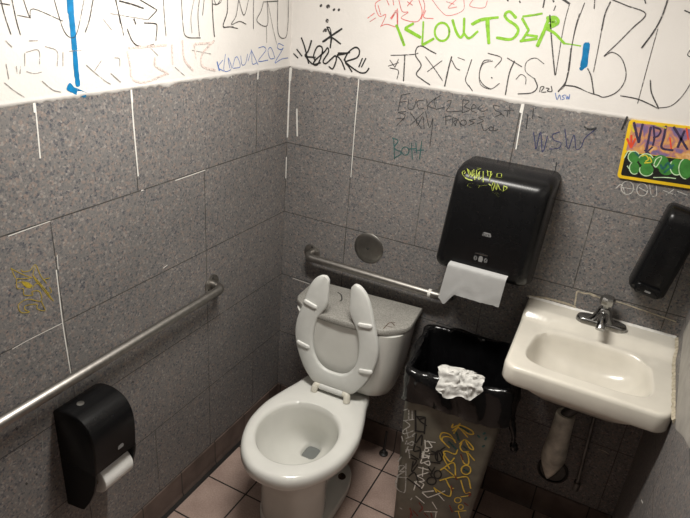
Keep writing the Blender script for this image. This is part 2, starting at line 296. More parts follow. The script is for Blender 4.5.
# ------------------------------------------------------------------ graffiti, drips and caulk: marks lying on their surfaces
GRAF = json.loads(r'''[["L","paint_drip","bright blue paint drip running down the left wall","blue_paint",[[0.0204,[[-1.0027,1.8814],[-1.0056,1.8391]]],[0.01707,[[-1.0049,1.8439],[-1.0046,1.8104],[-1.0058,1.7565]]],[0.014,[[-1.0051,1.7614],[-1.0075,1.7112],[-1.0073,1.6698]]],[0.01518,[[-1.0371,1.6665],[-1.0193,1.658],[-0.9853,1.6427]]],[0.01263,[[-1.033,1.6733],[-1.0166,1.654],[-0.9976,1.6499]]]],[]],
["L","marker_scrawl","thin black letters high on the left wall","ink_black",[[0.0024,[[-1.1817,1.8685],[-1.1778,1.8347],[-1.1696,1.7953]]],[0.00244,[[-1.1554,1.8691],[-1.1513,1.8215],[-1.1466,1.7934]]],[0.00239,[[-1.1835,1.8584],[-1.1618,1.8553]]],[0.00183,[[-1.1275,1.8674],[-1.1167,1.8301],[-1.1058,1.8479],[-1.0304,1.8212]]],[0.0018,[[-1.1475,1.8346],[-1.1143,1.8287]]],[0.00194,[[-1.048,1.8689],[-1.0349,1.8109],[-1.0229,1.789],[-1.0085,1.7828],[-0.9983,1.7883],[-0.986,1.8101],[-0.9622,1.8705]]],[0.00324,[[-0.9351,1.8711],[-0.9521,1.8245],[-0.9688,1.795]]],[0.00209,[[-0.8616,1.8724],[-0.8536,1.8133]]]],[]],
["L","marker_scrawl","faint broken pencil letters on the left wall","ink_faint",[[0.00186,[[-1.1396,1.7557],[-1.1062,1.7588],[-1.1082,1.7281]]],[0.00183,[[-1.1426,1.7536],[-1.1472,1.726]]],[0.00187,[[-1.1448,1.714],[-1.1255,1.7078],[-1.1055,1.7096]]],[0.00191,[[-1.0881,1.7664],[-1.0568,1.754],[-1.0612,1.72]]],[0.00179,[[-1.192,1.7336],[-1.1909,1.7014]]],[0.00183,[[-1.2025,1.6942],[-1.1824,1.6749],[-1.1586,1.657]]],[0.00194,[[-1.1075,1.6893],[-1.0828,1.6671],[-1.0599,1.6586]]],[0.00209,[[-0.9757,1.7167],[-0.9515,1.6966],[-0.9196,1.6724],[-0.9028,1.6626]]],[0.00216,[[-0.8997,1.6898],[-0.8693,1.665]]],[0.00207,[[-0.9275,1.724],[-0.9508,1.7018]]],[0.00177,[[-1.1845,1.7825],[-1.1716,1.7686]]],[0.00184,[[-1.1275,1.7805],[-1.1057,1.7798]]],[0.00182,[[-1.1682,1.7274],[-1.1684,1.7112]]],[0.00183,[[-1.1578,1.7267],[-1.1615,1.7107]]],[0.00207,[[-0.9088,1.8242],[-0.884,1.7982]]],[0.00195,[[-1.0405,1.7507],[-1.0451,1.7189]]],[0.00198,[[-1.022,1.7523],[-0.984,1.7529]]]],[]],
["L","marker_scrawl","black outlined letters in the middle of the left wall","ink_black",[[0.00427,[[-0.8507,1.8686],[-0.806,1.8604],[-0.7669,1.8513]]],[0.00332,[[-0.7819,1.8739],[-0.7244,1.8505],[-0.7191,1.845],[-0.751,1.8231]]],[0.00237,[[-0.8645,1.8724],[-0.8534,1.829],[-0.845,1.7841]]],[0.00488,[[-0.8049,1.8245],[-0.7992,1.8116]]],[0.00338,[[-0.7678,1.8139],[-0.7275,1.8117],[-0.7198,1.8032],[-0.7269,1.7665]]],[0.00304,[[-0.8307,1.7997],[-0.8183,1.7725],[-0.8005,1.757],[-0.7691,1.7529],[-0.736,1.7572]]],[0.00258,[[-0.6892,1.8757],[-0.6884,1.8283],[-0.6851,1.7779]]],[0.00271,[[-0.6149,1.8771],[-0.6117,1.8044],[-0.5974,1.7729],[-0.5344,1.7679]]],[0.00181,[[-0.5592,1.8781],[-0.5758,1.8278],[-0.5731,1.7826]]],[0.00276,[[-0.5351,1.8786],[-0.5437,1.8337],[-0.5392,1.7725]]],[0.00277,[[-0.5134,1.879],[-0.522,1.8336]]],[0.00285,[[-0.475,1.8797],[-0.4715,1.8148],[-0.4652,1.769]]],[0.00285,[[-0.4667,1.8798],[-0.4546,1.8647],[-0.4333,1.8712],[-0.4278,1.8806]]],[0.00294,[[-0.3974,1.8811],[-0.4011,1.8399],[-0.4214,1.8002],[-0.3675,1.7973]]]],[]],
["L","marker_scrawl","faint pencil ticks above the tiles","ink_faint",[[0.002,[[-0.7492,1.7475],[-0.7216,1.7259]]],[0.00205,[[-0.7402,1.7036],[-0.6819,1.6694]]],[0.00213,[[-0.6534,1.6886],[-0.6128,1.6606]]],[0.00221,[[-0.5754,1.7334],[-0.4846,1.7174]]],[0.00189,[[-0.8976,1.6896],[-0.8671,1.6648]]],[0.00188,[[-0.8823,1.7293],[-0.8659,1.7256],[-0.8664,1.7065]]],[0.00188,[[-0.8844,1.8383],[-0.7511,1.822]]]],[]],
["L","marker_scrawl","washed out pink letters on the left wall","ink_pink",[[0.00619,[[-0.8364,1.7432],[-0.8289,1.7039],[-0.8245,1.6695],[-0.7775,1.6566],[-0.6906,1.6731]]],[0.0062,[[-0.8318,1.7512],[-0.685,1.7534]]],[0.00653,[[-0.663,1.7525],[-0.6619,1.6984]]],[0.00674,[[-0.6167,1.7627],[-0.6103,1.7074],[-0.5732,1.6734]]],[0.00683,[[-0.5649,1.7485],[-0.5567,1.7105]]],[0.00707,[[-0.4676,1.7575],[-0.526,1.7215],[-0.5274,1.683],[-0.4644,1.6652]]],[0.00693,[[-0.5599,1.7514],[-0.4731,1.7513]]],[0.00641,[[-0.7347,1.7208],[-0.7323,1.6972],[-0.6817,1.6724]]]],[]],
["L","marker_scrawl","black outlined letters near the corner of the left wall","ink_black",[[0.00348,[[-0.4755,1.8791],[-0.4735,1.8262],[-0.4671,1.7692]]],[0.00284,[[-0.4758,1.8666],[-0.452,1.8644],[-0.4326,1.8799]]],[0.00295,[[-0.399,1.8805],[-0.3993,1.8416],[-0.4224,1.7987],[-0.3906,1.7981],[-0.3436,1.7914]]],[0.00301,[[-0.339,1.8817],[-0.3531,1.831],[-0.3794,1.8044],[-0.334,1.8136],[-0.2968,1.8044]]],[0.00303,[[-0.339,1.8817],[-0.3148,1.8363],[-0.3002,1.8418],[-0.2839,1.8827]]],[0.00311,[[-0.2549,1.8832],[-0.2539,1.7885]]],[0.00318,[[-0.1956,1.877],[-0.2084,1.8476],[-0.2338,1.8138],[-0.1689,1.7986],[-0.172,1.8791]]],[0.00217,[[-0.1743,1.7957],[-0.17,1.7395]]],[0.00219,[[-0.1663,1.8707],[-0.1353,1.7951],[-0.1034,1.7308]]],[0.00322,[[-0.1913,1.876],[-0.1031,1.8802]]],[0.00336,[[-0.1057,1.886],[-0.0961,1.7703],[-0.0426,1.7547],[-0.0305,1.8119],[-0.0345,1.8873]]]],[]],
["L","graffiti_tag","thin blue pen tag reading KLOU120E beside the corner","ink_blue",[[0.00528,[[-0.4539,1.6909],[-0.4427,1.6626]]],[0.00249,[[-0.4239,1.6945],[-0.4488,1.6741],[-0.4198,1.6592]]],[0.00252,[[-0.4099,1.713],[-0.4179,1.6607],[-0.3773,1.6645],[-0.396,1.7012],[-0.3869,1.6669]]],[0.00257,[[-0.3725,1.6659],[-0.358,1.6962],[-0.3434,1.6981],[-0.3285,1.6673],[-0.3677,1.6644]]],[0.00261,[[-0.3257,1.7029],[-0.3185,1.6736],[-0.2983,1.6752],[-0.2854,1.7064]]],[0.00267,[[-0.283,1.683],[-0.2628,1.714],[-0.2568,1.6724],[-0.2281,1.6735]]],[0.00268,[[-0.265,1.7199],[-0.2214,1.6659]]],[0.00273,[[-0.2208,1.7237],[-0.1883,1.7265],[-0.1745,1.7126],[-0.2196,1.679],[-0.1586,1.6783]]],[0.00279,[[-0.1184,1.682],[-0.1451,1.6836],[-0.1599,1.7119],[-0.1434,1.7221],[-0.1253,1.7041],[-0.1126,1.6817]]],[0.00285,[[-0.0553,1.7245],[-0.0894,1.7333],[-0.0968,1.7182],[-0.0726,1.7108],[-0.0583,1.7146],[-0.1118,1.666],[-0.0706,1.676],[-0.0214,1.6783]]]],[]],
["L","graffiti_tag","small yellow outlined tag on the left wall tiles","ink_yellow",[[0.00187,[[-1.2594,1.2541],[-1.2529,1.2236]]],[0.00189,[[-1.2596,1.2529],[-1.2381,1.2306],[-1.2113,1.2074]]],[0.00193,[[-1.2344,1.24],[-1.2293,1.2314],[-1.2102,1.2282],[-1.194,1.2373],[-1.1842,1.2022],[-1.1709,1.1738]]],[0.00194,[[-1.1963,1.2316],[-1.2051,1.2129],[-1.1984,1.1899]]],[0.00198,[[-1.2054,1.2108],[-1.1813,1.1667],[-1.1583,1.1143]]],[0.00198,[[-1.2016,1.1981],[-1.1643,1.1228]]],[0.00199,[[-1.1709,1.1738],[-1.1758,1.1874],[-1.1588,1.185]]],[0.00201,[[-1.1637,1.1592],[-1.1602,1.1436],[-1.1706,1.1449]]],[0.00195,[[-1.2504,1.2204],[-1.2526,1.195],[-1.2368,1.186],[-1.2375,1.1684],[-1.2147,1.1583],[-1.2153,1.1686],[-1.1941,1.1593],[-1.1939,1.1305],[-1.2292,1.152],[-1.2535,1.1508],[-1.2585,1.1396],[-1.2517,1.1227],[-1.2307,1.115],[-1.2421,1.1273],[-1.2383,1.137],[-1.2082,1.1277],[-1.2081,1.1136],[-1.187,1.099],[-1.1939,1.1305]]],[0.00191,[[-1.2504,1.2204],[-1.2283,1.2113],[-1.2092,1.2066]]],[0.0019,[[-1.2482,1.2085],[-1.2334,1.2068]]],[0.00196,[[-1.2141,1.1762],[-1.1991,1.1857],[-1.1853,1.1708]]]],[[[-1.2392,1.2057],[-1.2295,1.2042],[-1.2178,1.1949],[-1.2099,1.1826],[-1.2181,1.1793],[-1.2262,1.1837],[-1.2335,1.1927]]]],
["L","caulk_streak","white filled joint on the left wall","caulk",[[0.00461,[[-0.828,1.6416],[-0.8288,1.5552],[-0.825,1.3882]]],[0.00675,[[-0.8283,1.6389],[-0.8278,1.6057]]],[0.00362,[[-1.1317,1.6424],[-1.1325,1.6118],[-1.1379,1.5073]]],[0.00619,[[-1.1343,1.6427],[-1.1354,1.6193]]],[0.00338,[[-1.1372,1.1996],[-1.1404,1.0456],[-1.1389,0.9386],[-1.1369,0.8538]]],[0.00214,[[-1.2937,1.0343],[-1.2473,1.0369],[-1.1417,1.0365]]],[0.002,[[-1.2525,1.3371],[-1.1347,1.3398]]],[0.00267,[[-0.6692,1.3368],[-0.5205,1.3386]]],[0.00394,[[-0.8171,1.3409],[-0.809,1.3404]]],[0.00334,[[-0.7441,1.0514],[-0.725,1.055]]],[0.00273,[[-0.3796,1.664],[-0.3742,1.6322]]],[0.00729,[[-0.2211,1.6559],[-0.2168,1.6151]]],[0.00187,[[-1.1309,1.2001],[-1.1281,1.2405]]]],[]],
["L","wall_scratch","pale scratches and drips beside the tissue dispenser","caulk_dim",[[0.00252,[[-1.2589,0.8094],[-1.2619,0.7624]]],[0.00246,[[-1.3665,0.7249],[-1.3357,0.725],[-1.3186,0.7203]]],[0.00258,[[-1.2543,0.7254],[-1.2611,0.6663]]],[0.00231,[[-1.1925,0.8076],[-1.1945,0.7776]]],[0.00238,[[-1.1295,0.8107],[-1.1292,0.785]]]],[]],
["L","screw_hole","dark empty screw holes beside the tissue dispenser","ink_black",[[0.00597,[[-1.3235,0.7974],[-1.3205,0.7904]]],[0.00627,[[-1.3257,0.5988],[-1.3233,0.5928]]],[0.0052,[[-1.2922,0.606],[-1.2897,0.5999]]],[0.0049,[[-1.0712,0.7985],[-1.0667,0.7918]]],[0.00536,[[-0.9145,0.6957],[-0.9104,0.6903]]]],[]],
["B","caulk_streak","white filled joint on the back wall","caulk",[[0.00687,[[0.0049,1.6388],[0.0036,1.5145],[0.0035,1.3639]]],[0.01188,[[0.0072,1.639],[0.0047,1.5928]]],[0.00465,[[0.0023,1.279],[0.0033,1.1875]]],[0.0065,[[0.0429,1.4847],[0.0504,1.3764]]],[0.00407,[[0.9236,1.6382],[0.9243,1.5682],[0.9271,1.4858]]],[0.01073,[[0.9203,1.6378],[0.9191,1.611]]],[0.00381,[[0.3072,1.637],[0.3068,1.4645]]],[0.00276,[[0.3068,1.4645],[0.3086,1.2559]]],[0.00317,[[0.0606,0.7265],[0.1505,0.7233]]]],[]],
["B","marker_dots","seven black ink dots above the star","ink_black",[[0.01182,[[0.1285,1.8768],[0.1301,1.8751]]],[0.01544,[[0.1585,1.8781],[0.1603,1.8735]]],[0.01173,[[0.1841,1.8678],[0.1857,1.8662]]],[0.01168,[[0.2042,1.8689],[0.2058,1.8673]]],[0.01336,[[0.16,1.83],[0.1582,1.8239]]],[0.01271,[[0.1543,1.7969],[0.1533,1.7907]]],[0.00749,[[0.1459,1.7899],[0.1475,1.7883]]]],[]],
["B","graffiti_tag","thick black marker star and tag reading KESTR in quote marks","ink_solid",[[0.00636,[[0.1603,1.8053],[0.18,1.7708],[0.1792,1.7338]]],[0.00671,[[0.2233,1.8055],[0.1866,1.7806],[0.1456,1.7518]]],[0.00599,[[0.1515,1.7537],[0.18,1.7708],[0.222,1.7526]]],[0.00447,[[0.1603,1.8053],[0.174,1.8006],[0.1844,1.7621]]],[0.00545,[[0.02,1.6949],[0.0405,1.6811]]],[0.00542,[[0.0333,1.7124],[0.0581,1.6903]]],[0.00578,[[0.0521,1.7563],[0.0696,1.7216],[0.0836,1.6818],[0.09,1.6664]]],[0.00652,[[0.0971,1.751],[0.0856,1.7139],[0.0729,1.692],[0.1178,1.6922]]],[0.00571,[[0.1186,1.6795],[0.1097,1.6976],[0.1229,1.7306],[0.1416,1.734],[0.1468,1.7145],[0.1308,1.6695],[0.1118,1.6659],[0.1184,1.6827],[0.1543,1.7154],[0.1681,1.7325],[0.173,1.7175],[0.1528,1.6837],[0.1648,1.6756],[0.186,1.6939],[0.2035,1.7085],[0.2085,1.6935],[0.1962,1.6604],[0.1791,1.6665]]],[0.00577,[[0.0729,1.692],[0.1079,1.6667],[0.1419,1.676]]],[0.00564,[[0.2109,1.7094],[0.2308,1.693],[0.2481,1.6638]]],[0.00635,[[0.2107,1.7119],[0.236,1.7185],[0.2629,1.7278]]],[0.00561,[[0.2138,1.7191],[0.2502,1.7232]]],[0.00558,[[0.2415,1.6974],[0.2571,1.7271],[0.2841,1.7472],[0.3015,1.7382],[0.2946,1.713],[0.2493,1.6921],[0.2616,1.678],[0.2779,1.66]]],[0.00559,[[0.2448,1.7009],[0.2495,1.6903],[0.2841,1.6715],[0.3142,1.6609],[0.3353,1.6655],[0.3465,1.6812]]],[0.00518,[[0.3162,1.7125],[0.305,1.6803]]],[0.00517,[[0.3303,1.7142],[0.3157,1.6817]]]],[]],
["B","marker_scrawl","thin red outlined letters at the top of the back wall","ink_red",[[0.00283,[[0.3703,1.9169],[0.3485,1.9011],[0.3543,1.8789],[0.37,1.8603],[0.3927,1.868],[0.3772,1.8263]]],[0.00283,[[0.3592,1.8963],[0.3727,1.8662]]],[0.00284,[[0.3769,1.8292],[0.3997,1.8372],[0.4339,1.8318]]],[0.00281,[[0.4273,1.8851],[0.4143,1.8557]]],[0.00286,[[0.3231,1.8503],[0.3485,1.8698]]],[0.00286,[[0.3325,1.8395],[0.355,1.8543]]],[0.00279,[[0.4131,1.9203],[0.4187,1.9012]]],[0.00281,[[0.4107,1.8582],[0.4313,1.8799],[0.4394,1.8409]]]],[]],
["B","marker_scrawl","thin red outlined letters above the green tag","ink_red",[[0.0028,[[0.3888,1.9184],[0.401,1.8998]]],[0.0028,[[0.4163,1.8559],[0.4351,1.8914]]],[0.0028,[[0.4358,1.8859],[0.4421,1.8355]]],[0.00276,[[0.4345,1.922],[0.4524,1.8845],[0.4753,1.8837],[0.452,1.862],[0.5113,1.8562],[0.5261,1.8881],[0.5078,1.9277]]],[0.00275,[[0.4677,1.9163],[0.4883,1.907]]],[0.00275,[[0.4861,1.9233],[0.4695,1.9026]]],[0.00273,[[0.5235,1.9289],[0.5332,1.9052],[0.526,1.8659]]],[0.00273,[[0.5378,1.8946],[0.5347,1.8723],[0.5696,1.8716]]],[0.00201,[[0.5544,1.9314],[0.5903,1.8991],[0.6202,1.8854],[0.6684,1.9058],[0.6657,1.9401]]],[0.002,[[0.6074,1.9275],[0.6357,1.9218]]],[0.002,[[0.6395,1.9354],[0.6164,1.9094],[0.6459,1.9146]]],[0.00196,[[0.6977,1.9426],[0.6897,1.9209],[0.7368,1.9196],[0.7445,1.9411]]]],[]],
["B","graffiti_tag","bright green marker tag reading KLOUTSER","ink_green",[[0.01059,[[0.4371,1.8379],[0.4538,1.8108],[0.4744,1.7753]]],[0.00837,[[0.4993,1.8494],[0.471,1.8314]]],[0.01117,[[0.4713,1.8297],[0.5311,1.8073]]],[0.00693,[[0.5348,1.8584],[0.5378,1.8278],[0.5409,1.7837]]],[0.00902,[[0.541,1.7826],[0.5802,1.8084]]],[0.0075,[[0.6324,1.8356],[0.6318,1.823],[0.6263,1.8123],[0.6168,1.8057],[0.6053,1.8045],[0.594,1.809],[0.5852,1.8182],[0.5807,1.8304],[0.5815,1.8431],[0.5872,1.8537],[0.5967,1.8601],[0.6082,1.8612],[0.6193,1.8567],[0.6279,1.8476],[0.6324,1.8356]]],[0.00876,[[0.6374,1.8734],[0.6552,1.8395],[0.6733,1.8221],[0.6848,1.837]]],[0.00803,[[0.6765,1.8824],[0.683,1.8368]]],[0.00803,[[0.683,1.8368],[0.7036,1.8225],[0.7292,1.8469]]],[0.00857,[[0.708,1.8665],[0.7321,1.8805],[0.7653,1.8905]]],[0.00989,[[0.7567,1.887],[0.7725,1.8134]]]],[]],
["B","graffiti_tag","bright green marker letters SER with a long tail","ink_green",[[0.00789,[[0.7044,1.8667],[0.7342,1.8844],[0.7888,1.8952]]],[0.0099,[[0.7521,1.886],[0.7616,1.8514],[0.7731,1.8134]]],[0.00906,[[0.8459,1.8993],[0.8221,1.9156],[0.8091,1.9052],[0.82,1.8911],[0.8505,1.876],[0.8603,1.8582],[0.8431,1.8341],[0.7953,1.8339]]],[0.00633,[[0.9241,1.9188],[0.8985,1.912],[0.8663,1.9051]]],[0.00832,[[0.8657,1.8993],[0.8925,1.8673]]],[0.00837,[[0.8925,1.8673],[0.8771,1.8306]]],[0.00901,[[0.8731,1.8319],[0.9236,1.8443]]],[0.00769,[[0.8864,1.8521],[0.9234,1.8513]]],[0.01078,[[0.9479,1.9108],[0.9408,1.8692],[0.9294,1.8227]]],[0.01004,[[0.9414,1.9079],[0.9675,1.9103],[0.9767,1.8954],[0.9484,1.8757]]],[0.01067,[[0.9517,1.9015],[0.9659,1.8989],[0.9524,1.8846]]],[0.00819,[[0.9484,1.8757],[0.9744,1.8657],[1.01,1.8391]]],[0.00375,[[1.01,1.8391],[1.0335,1.8387],[1.06,1.8371]]]],[]],
["B","marker_scrawl","thin black letters reading TEX under the green tag","ink_black",[[0.0032,[[0.4274,1.7358],[0.4772,1.7428],[0.5162,1.7497],[0.5299,1.7553]]],[0.00538,[[0.4811,1.7439],[0.4873,1.6547]]],[0.00289,[[0.4217,1.6979],[0.4606,1.7147]]],[0.00289,[[0.4259,1.7195],[0.4493,1.6965]]],[0.00324,[[0.4591,1.7265],[0.4479,1.6963]]],[0.00326,[[0.4292,1.6928],[0.4626,1.6879],[0.461,1.6573]]],[0.00423,[[0.5956,1.7612],[0.572,1.7688],[0.5414,1.7798],[0.523,1.772],[0.522,1.7457],[0.5471,1.7164],[0.533,1.6849],[0.5606,1.6676],[0.5887,1.6552]]],[0.00315,[[0.5591,1.7471],[0.6003,1.7083],[0.6323,1.676]]],[0.00315,[[0.6209,1.7411],[0.5727,1.6978]]],[0.00486,[[0.6529,1.7581],[0.6473,1.7143],[0.6434,1.658]]],[0.0031,[[0.6547,1.7469],[0.6741,1.7234],[0.6887,1.7184]]],[0.00239,[[0.6747,1.7578],[0.7003,1.7523]]],[0.00308,[[0.724,1.7569],[0.7164,1.7116],[0.7147,1.6853],[0.7407,1.6598]]],[0.00304,[[0.7889,1.7629],[0.7661,1.7574],[0.7581,1.7283],[0.7612,1.7002],[0.7801,1.6798],[0.8059,1.6707]]]],[]],
["B","marker_scrawl","thin black letters CIS and long strokes beside the green tag","ink_black",[[0.00469,[[0.9229,1.9605],[0.9235,1.9355]]],[0.00465,[[0.9472,1.9624],[0.9519,1.9545]]],[0.00461,[[0.9803,1.965],[0.9987,1.9528]]],[0.00251,[[0.9993,1.9501],[0.9968,1.8973],[0.9991,1.835],[1.0046,1.7428]]],[0.00412,[[0.9485,1.9164],[0.9716,1.8378],[1.0023,1.7425]]],[0.00248,[[1.0346,1.9285],[1.0318,1.8838],[1.0345,1.8216]]],[0.00414,[[1.0332,1.8273],[1.0379,1.7814],[1.0398,1.7282],[1.0234,1.6939]]],[0.00288,[[1.0378,1.7159],[1.0675,1.717],[1.0925,1.7115]]],[0.0031,[[0.7275,1.6732],[0.7442,1.6561]]],[0.00237,[[0.7959,1.761],[0.7652,1.748],[0.7587,1.7094],[0.7708,1.6792],[0.8059,1.6713],[0.8315,1.6938]]],[0.003,[[0.7754,1.7832],[0.8229,1.7735],[0.8063,1.7406]]],[0.00438,[[0.801,1.7087],[0.804,1.7066]]],[0.00296,[[0.8418,1.7757],[0.8937,1.7546]]],[0.00399,[[0.8666,1.7695],[0.8574,1.7285],[0.8578,1.6595]]],[0.00228,[[0.9617,1.772],[0.931,1.7862],[0.9061,1.7713],[0.9091,1.7413],[0.9446,1.7215]]],[0.00363,[[0.9409,1.7241],[0.9557,1.6985],[0.9411,1.6778],[0.8983,1.6685]]],[0.00231,[[0.8829,1.7133],[0.8955,1.7304],[0.9127,1.7234],[0.917,1.7024]]],[0.00294,[[0.9662,1.6845],[0.9666,1.7],[0.9769,1.7014],[0.971,1.6852],[0.9861,1.6873]]],[0.00293,[[0.9835,1.6993],[0.9941,1.6989],[0.9896,1.6909],[1.0037,1.6917],[0.9984,1.7075]]],[0.00416,[[0.8082,1.9487],[0.8118,1.9461]]],[0.00413,[[0.8471,1.9489],[0.8506,1.9436]]],[0.0028,[[0.96,1.9441],[0.9573,1.93]]]],[]],
["B","marker_scrawl","tiny blue pen letters NSW on the white paint","ink_blue",[[0.00227,[[1.0154,1.6885],[1.0254,1.6684],[1.0298,1.6844],[1.0372,1.6701]]],[0.00226,[[1.0456,1.6867],[1.0385,1.6808],[1.0469,1.6759],[1.0409,1.6701]]],[0.00226,[[1.0486,1.6871],[1.0552,1.674],[1.0559,1.6839],[1.061,1.6749],[1.0606,1.6901]]]],[]],
["B","marker_scrawl","large thin black outlined letters on the right of the back wall","ink_black",[[0.00615,[[0.9747,1.9651],[0.9995,1.9533]]],[0.00248,[[1.0424,1.9594],[1.0343,1.9008],[1.033,1.8466],[1.035,1.8228]]],[0.00287,[[1.0342,1.8262],[1.0414,1.7641],[1.0385,1.7135],[1.0259,1.6986]]],[0.00286,[[1.0417,1.7154],[1.0741,1.7148],[1.1193,1.7032],[1.1496,1.699]]],[0.00272,[[1.0687,1.9724],[1.0734,1.9451]]],[0.00422,[[1.1141,1.9677],[1.1074,1.9338],[1.1087,1.8881]]],[0.00247,[[1.1087,1.8881],[1.1116,1.8348],[1.1145,1.7663]]],[0.00326,[[1.117,1.9743],[1.1624,1.9609],[1.2177,1.9435],[1.1919,1.9015]]],[0.00277,[[1.1919,1.9015],[1.1629,1.8572],[1.1333,1.8155],[1.1534,1.8294],[1.1834,1.816],[1.2064,1.7781],[1.2085,1.744],[1.1926,1.7138],[1.1627,1.6966],[1.1409,1.7006]]],[0.00377,[[1.0953,1.7744],[1.1111,1.7519],[1.1316,1.7014]]],[0.0035,[[1.2043,1.9818],[1.2103,1.9711]]],[0.00439,[[1.2646,1.9865],[1.2619,1.9411],[1.2517,1.899],[1.2312,1.8501]]],[0.00211,[[1.2603,1.9063],[1.2604,1.8317],[1.2613,1.7443],[1.2619,1.6923]]],[0.00338,[[1.2091,1.7077],[1.2552,1.7053],[1.2904,1.6966],[1.3227,1.6854]]],[0.00364,[[1.2788,1.7638],[1.2917,1.728],[1.3222,1.6875]]],[0.0024,[[1.3222,1.6875],[1.3542,1.6993],[1.376,1.7333],[1.3898,1.7819]]],[0.00342,[[1.3151,1.9613],[1.3401,1.953]]],[0.00261,[[1.3644,1.8694],[1.356,1.8461],[1.3734,1.8385]]]],[]],
["B","paint_blob","bright blue paint dab right of the green tag","blue_paint",[[0.01995,[[1.0758,1.8444],[1.0797,1.8107],[1.0822,1.7797]]],[0.011,[[1.0828,1.7798],[1.0754,1.7698]]]],[]],
["B","marker_scrawl","faint black scrawl in two lines on the tiles","ink_tile",[[0.00273,[[0.4818,1.6028],[0.5178,1.6146]]],[0.00276,[[0.4834,1.6031],[0.4807,1.5734],[0.4783,1.5472]]],[0.00275,[[0.4786,1.5768],[0.5058,1.5846]]],[0.00273,[[0.5127,1.5929],[0.517,1.5606],[0.5365,1.5637],[0.5438,1.5975]]],[0.00271,[[0.5712,1.5979],[0.5486,1.591],[0.5559,1.5667],[0.5752,1.5697]]],[0.0027,[[0.5821,1.6031],[0.591,1.5685]]],[0.00269,[[0.6153,1.613],[0.5905,1.5829],[0.6265,1.574]]],[0.00267,[[0.6325,1.6247],[0.6113,1.6039],[0.6202,1.5802]]],[0.00268,[[0.6285,1.5765],[0.6523,1.5852]]],[0.00265,[[0.6579,1.6073],[0.6721,1.613],[0.6711,1.5952],[0.6634,1.5726],[0.7179,1.5833]]],[0.00263,[[0.715,1.6228],[0.7188,1.5778]]],[0.00262,[[0.7152,1.6215],[0.7375,1.6193],[0.7226,1.5995],[0.7458,1.5926],[0.719,1.5764]]],[0.00261,[[0.749,1.5952],[0.7659,1.6027],[0.7535,1.6113],[0.7499,1.5898],[0.7688,1.5857]]],[0.00259,[[0.7851,1.6161],[0.7735,1.6004],[0.7894,1.5925],[0.8056,1.6019]]],[0.00257,[[0.845,1.6183],[0.8238,1.6185],[0.8338,1.6029],[0.8562,1.5961],[0.8376,1.5828]]],[0.00254,[[0.8781,1.6268],[0.8836,1.5984]]],[0.00254,[[0.8624,1.6074],[0.8963,1.6113]]],[0.00278,[[0.5105,1.5486],[0.4792,1.5399],[0.5085,1.5334],[0.4796,1.4911]]],[0.00278,[[0.4779,1.5173],[0.5101,1.521]]],[0.00275,[[0.5267,1.5474],[0.5777,1.4965]]],[0.00275,[[0.5772,1.5554],[0.5328,1.5023]]],[0.00274,[[0.5531,1.5295],[0.5606,1.5047],[0.5769,1.5407],[0.5877,1.4982]]],[0.00273,[[0.5844,1.5602],[0.608,1.5053],[0.6162,1.5398],[0.6189,1.436]]],[0.00269,[[0.6619,1.558],[0.6671,1.5249]]],[0.00267,[[0.6602,1.5542],[0.6822,1.5592]]],[0.00268,[[0.6644,1.5419],[0.6805,1.5459]]],[0.00267,[[0.6888,1.5552],[0.69,1.5244]]],[0.00267,[[0.6888,1.5552],[0.7061,1.5508],[0.6928,1.54],[0.7044,1.529]]],[0.00267,[[0.7007,1.5283],[0.7083,1.5512],[0.723,1.5299]]],[0.00265,[[0.7405,1.5458],[0.7401,1.5417],[0.7376,1.538],[0.7336,1.5355],[0.7287,1.5347],[0.7241,1.5358],[0.7205,1.5384],[0.7188,1.5422],[0.7192,1.5463],[0.7217,1.5499],[0.7258,1.5524],[0.7306,1.5532],[0.7352,1.5522],[0.7388,1.5495],[0.7405,1.5458]]],[0.00263,[[0.7693,1.5626],[0.7487,1.5543],[0.7677,1.5503],[0.7501,1.5374]]],[0.00261,[[0.7994,1.5766],[0.7789,1.5698],[0.7984,1.5624],[0.7778,1.547]]],[0.00262,[[0.7932,1.551],[0.8067,1.5284],[0.8237,1.542]]],[0.0026,[[0.8369,1.5407],[0.8367,1.5376],[0.8352,1.5349],[0.8327,1.5331],[0.8296,1.5326],[0.8265,1.5334],[0.8242,1.5355],[0.8229,1.5383],[0.8231,1.5414],[0.8246,1.5441],[0.8271,1.5459],[0.8302,1.5464],[0.8333,1.5456],[0.8356,1.5435],[0.8369,1.5407]]],[0.0026,[[0.837,1.5478],[0.8395,1.5341],[0.8538,1.5415]]]],[]],
["B","marker_scrawl","faint teal marker word on the tiles","ink_teal",[[0.00418,[[0.4734,1.4402],[0.4861,1.3642]]],[0.00417,[[0.4664,1.4429],[0.4922,1.4359],[0.4792,1.4063],[0.5102,1.3925],[0.4841,1.3662]]],[0.00415,[[0.5399,1.4059],[0.5393,1.3991],[0.536,1.393],[0.5306,1.3889],[0.5241,1.3877],[0.5179,1.3895],[0.5132,1.3941],[0.5109,1.4004],[0.5115,1.4073],[0.5148,1.4134],[0.5203,1.4174],[0.5267,1.4186],[0.5329,1.4167],[0.5376,1.4122],[0.5399,1.4059]]],[0.00412,[[0.5455,1.4378],[0.5576,1.3781]]],[0.00412,[[0.5365,1.413],[0.5658,1.42]]],[0.0041,[[0.5629,1.441],[0.5722,1.4027]]],[0.00409,[[0.5854,1.4527],[0.5855,1.3835]]],[0.0041,[[0.5651,1.413],[0.598,1.4207]]]],[]],
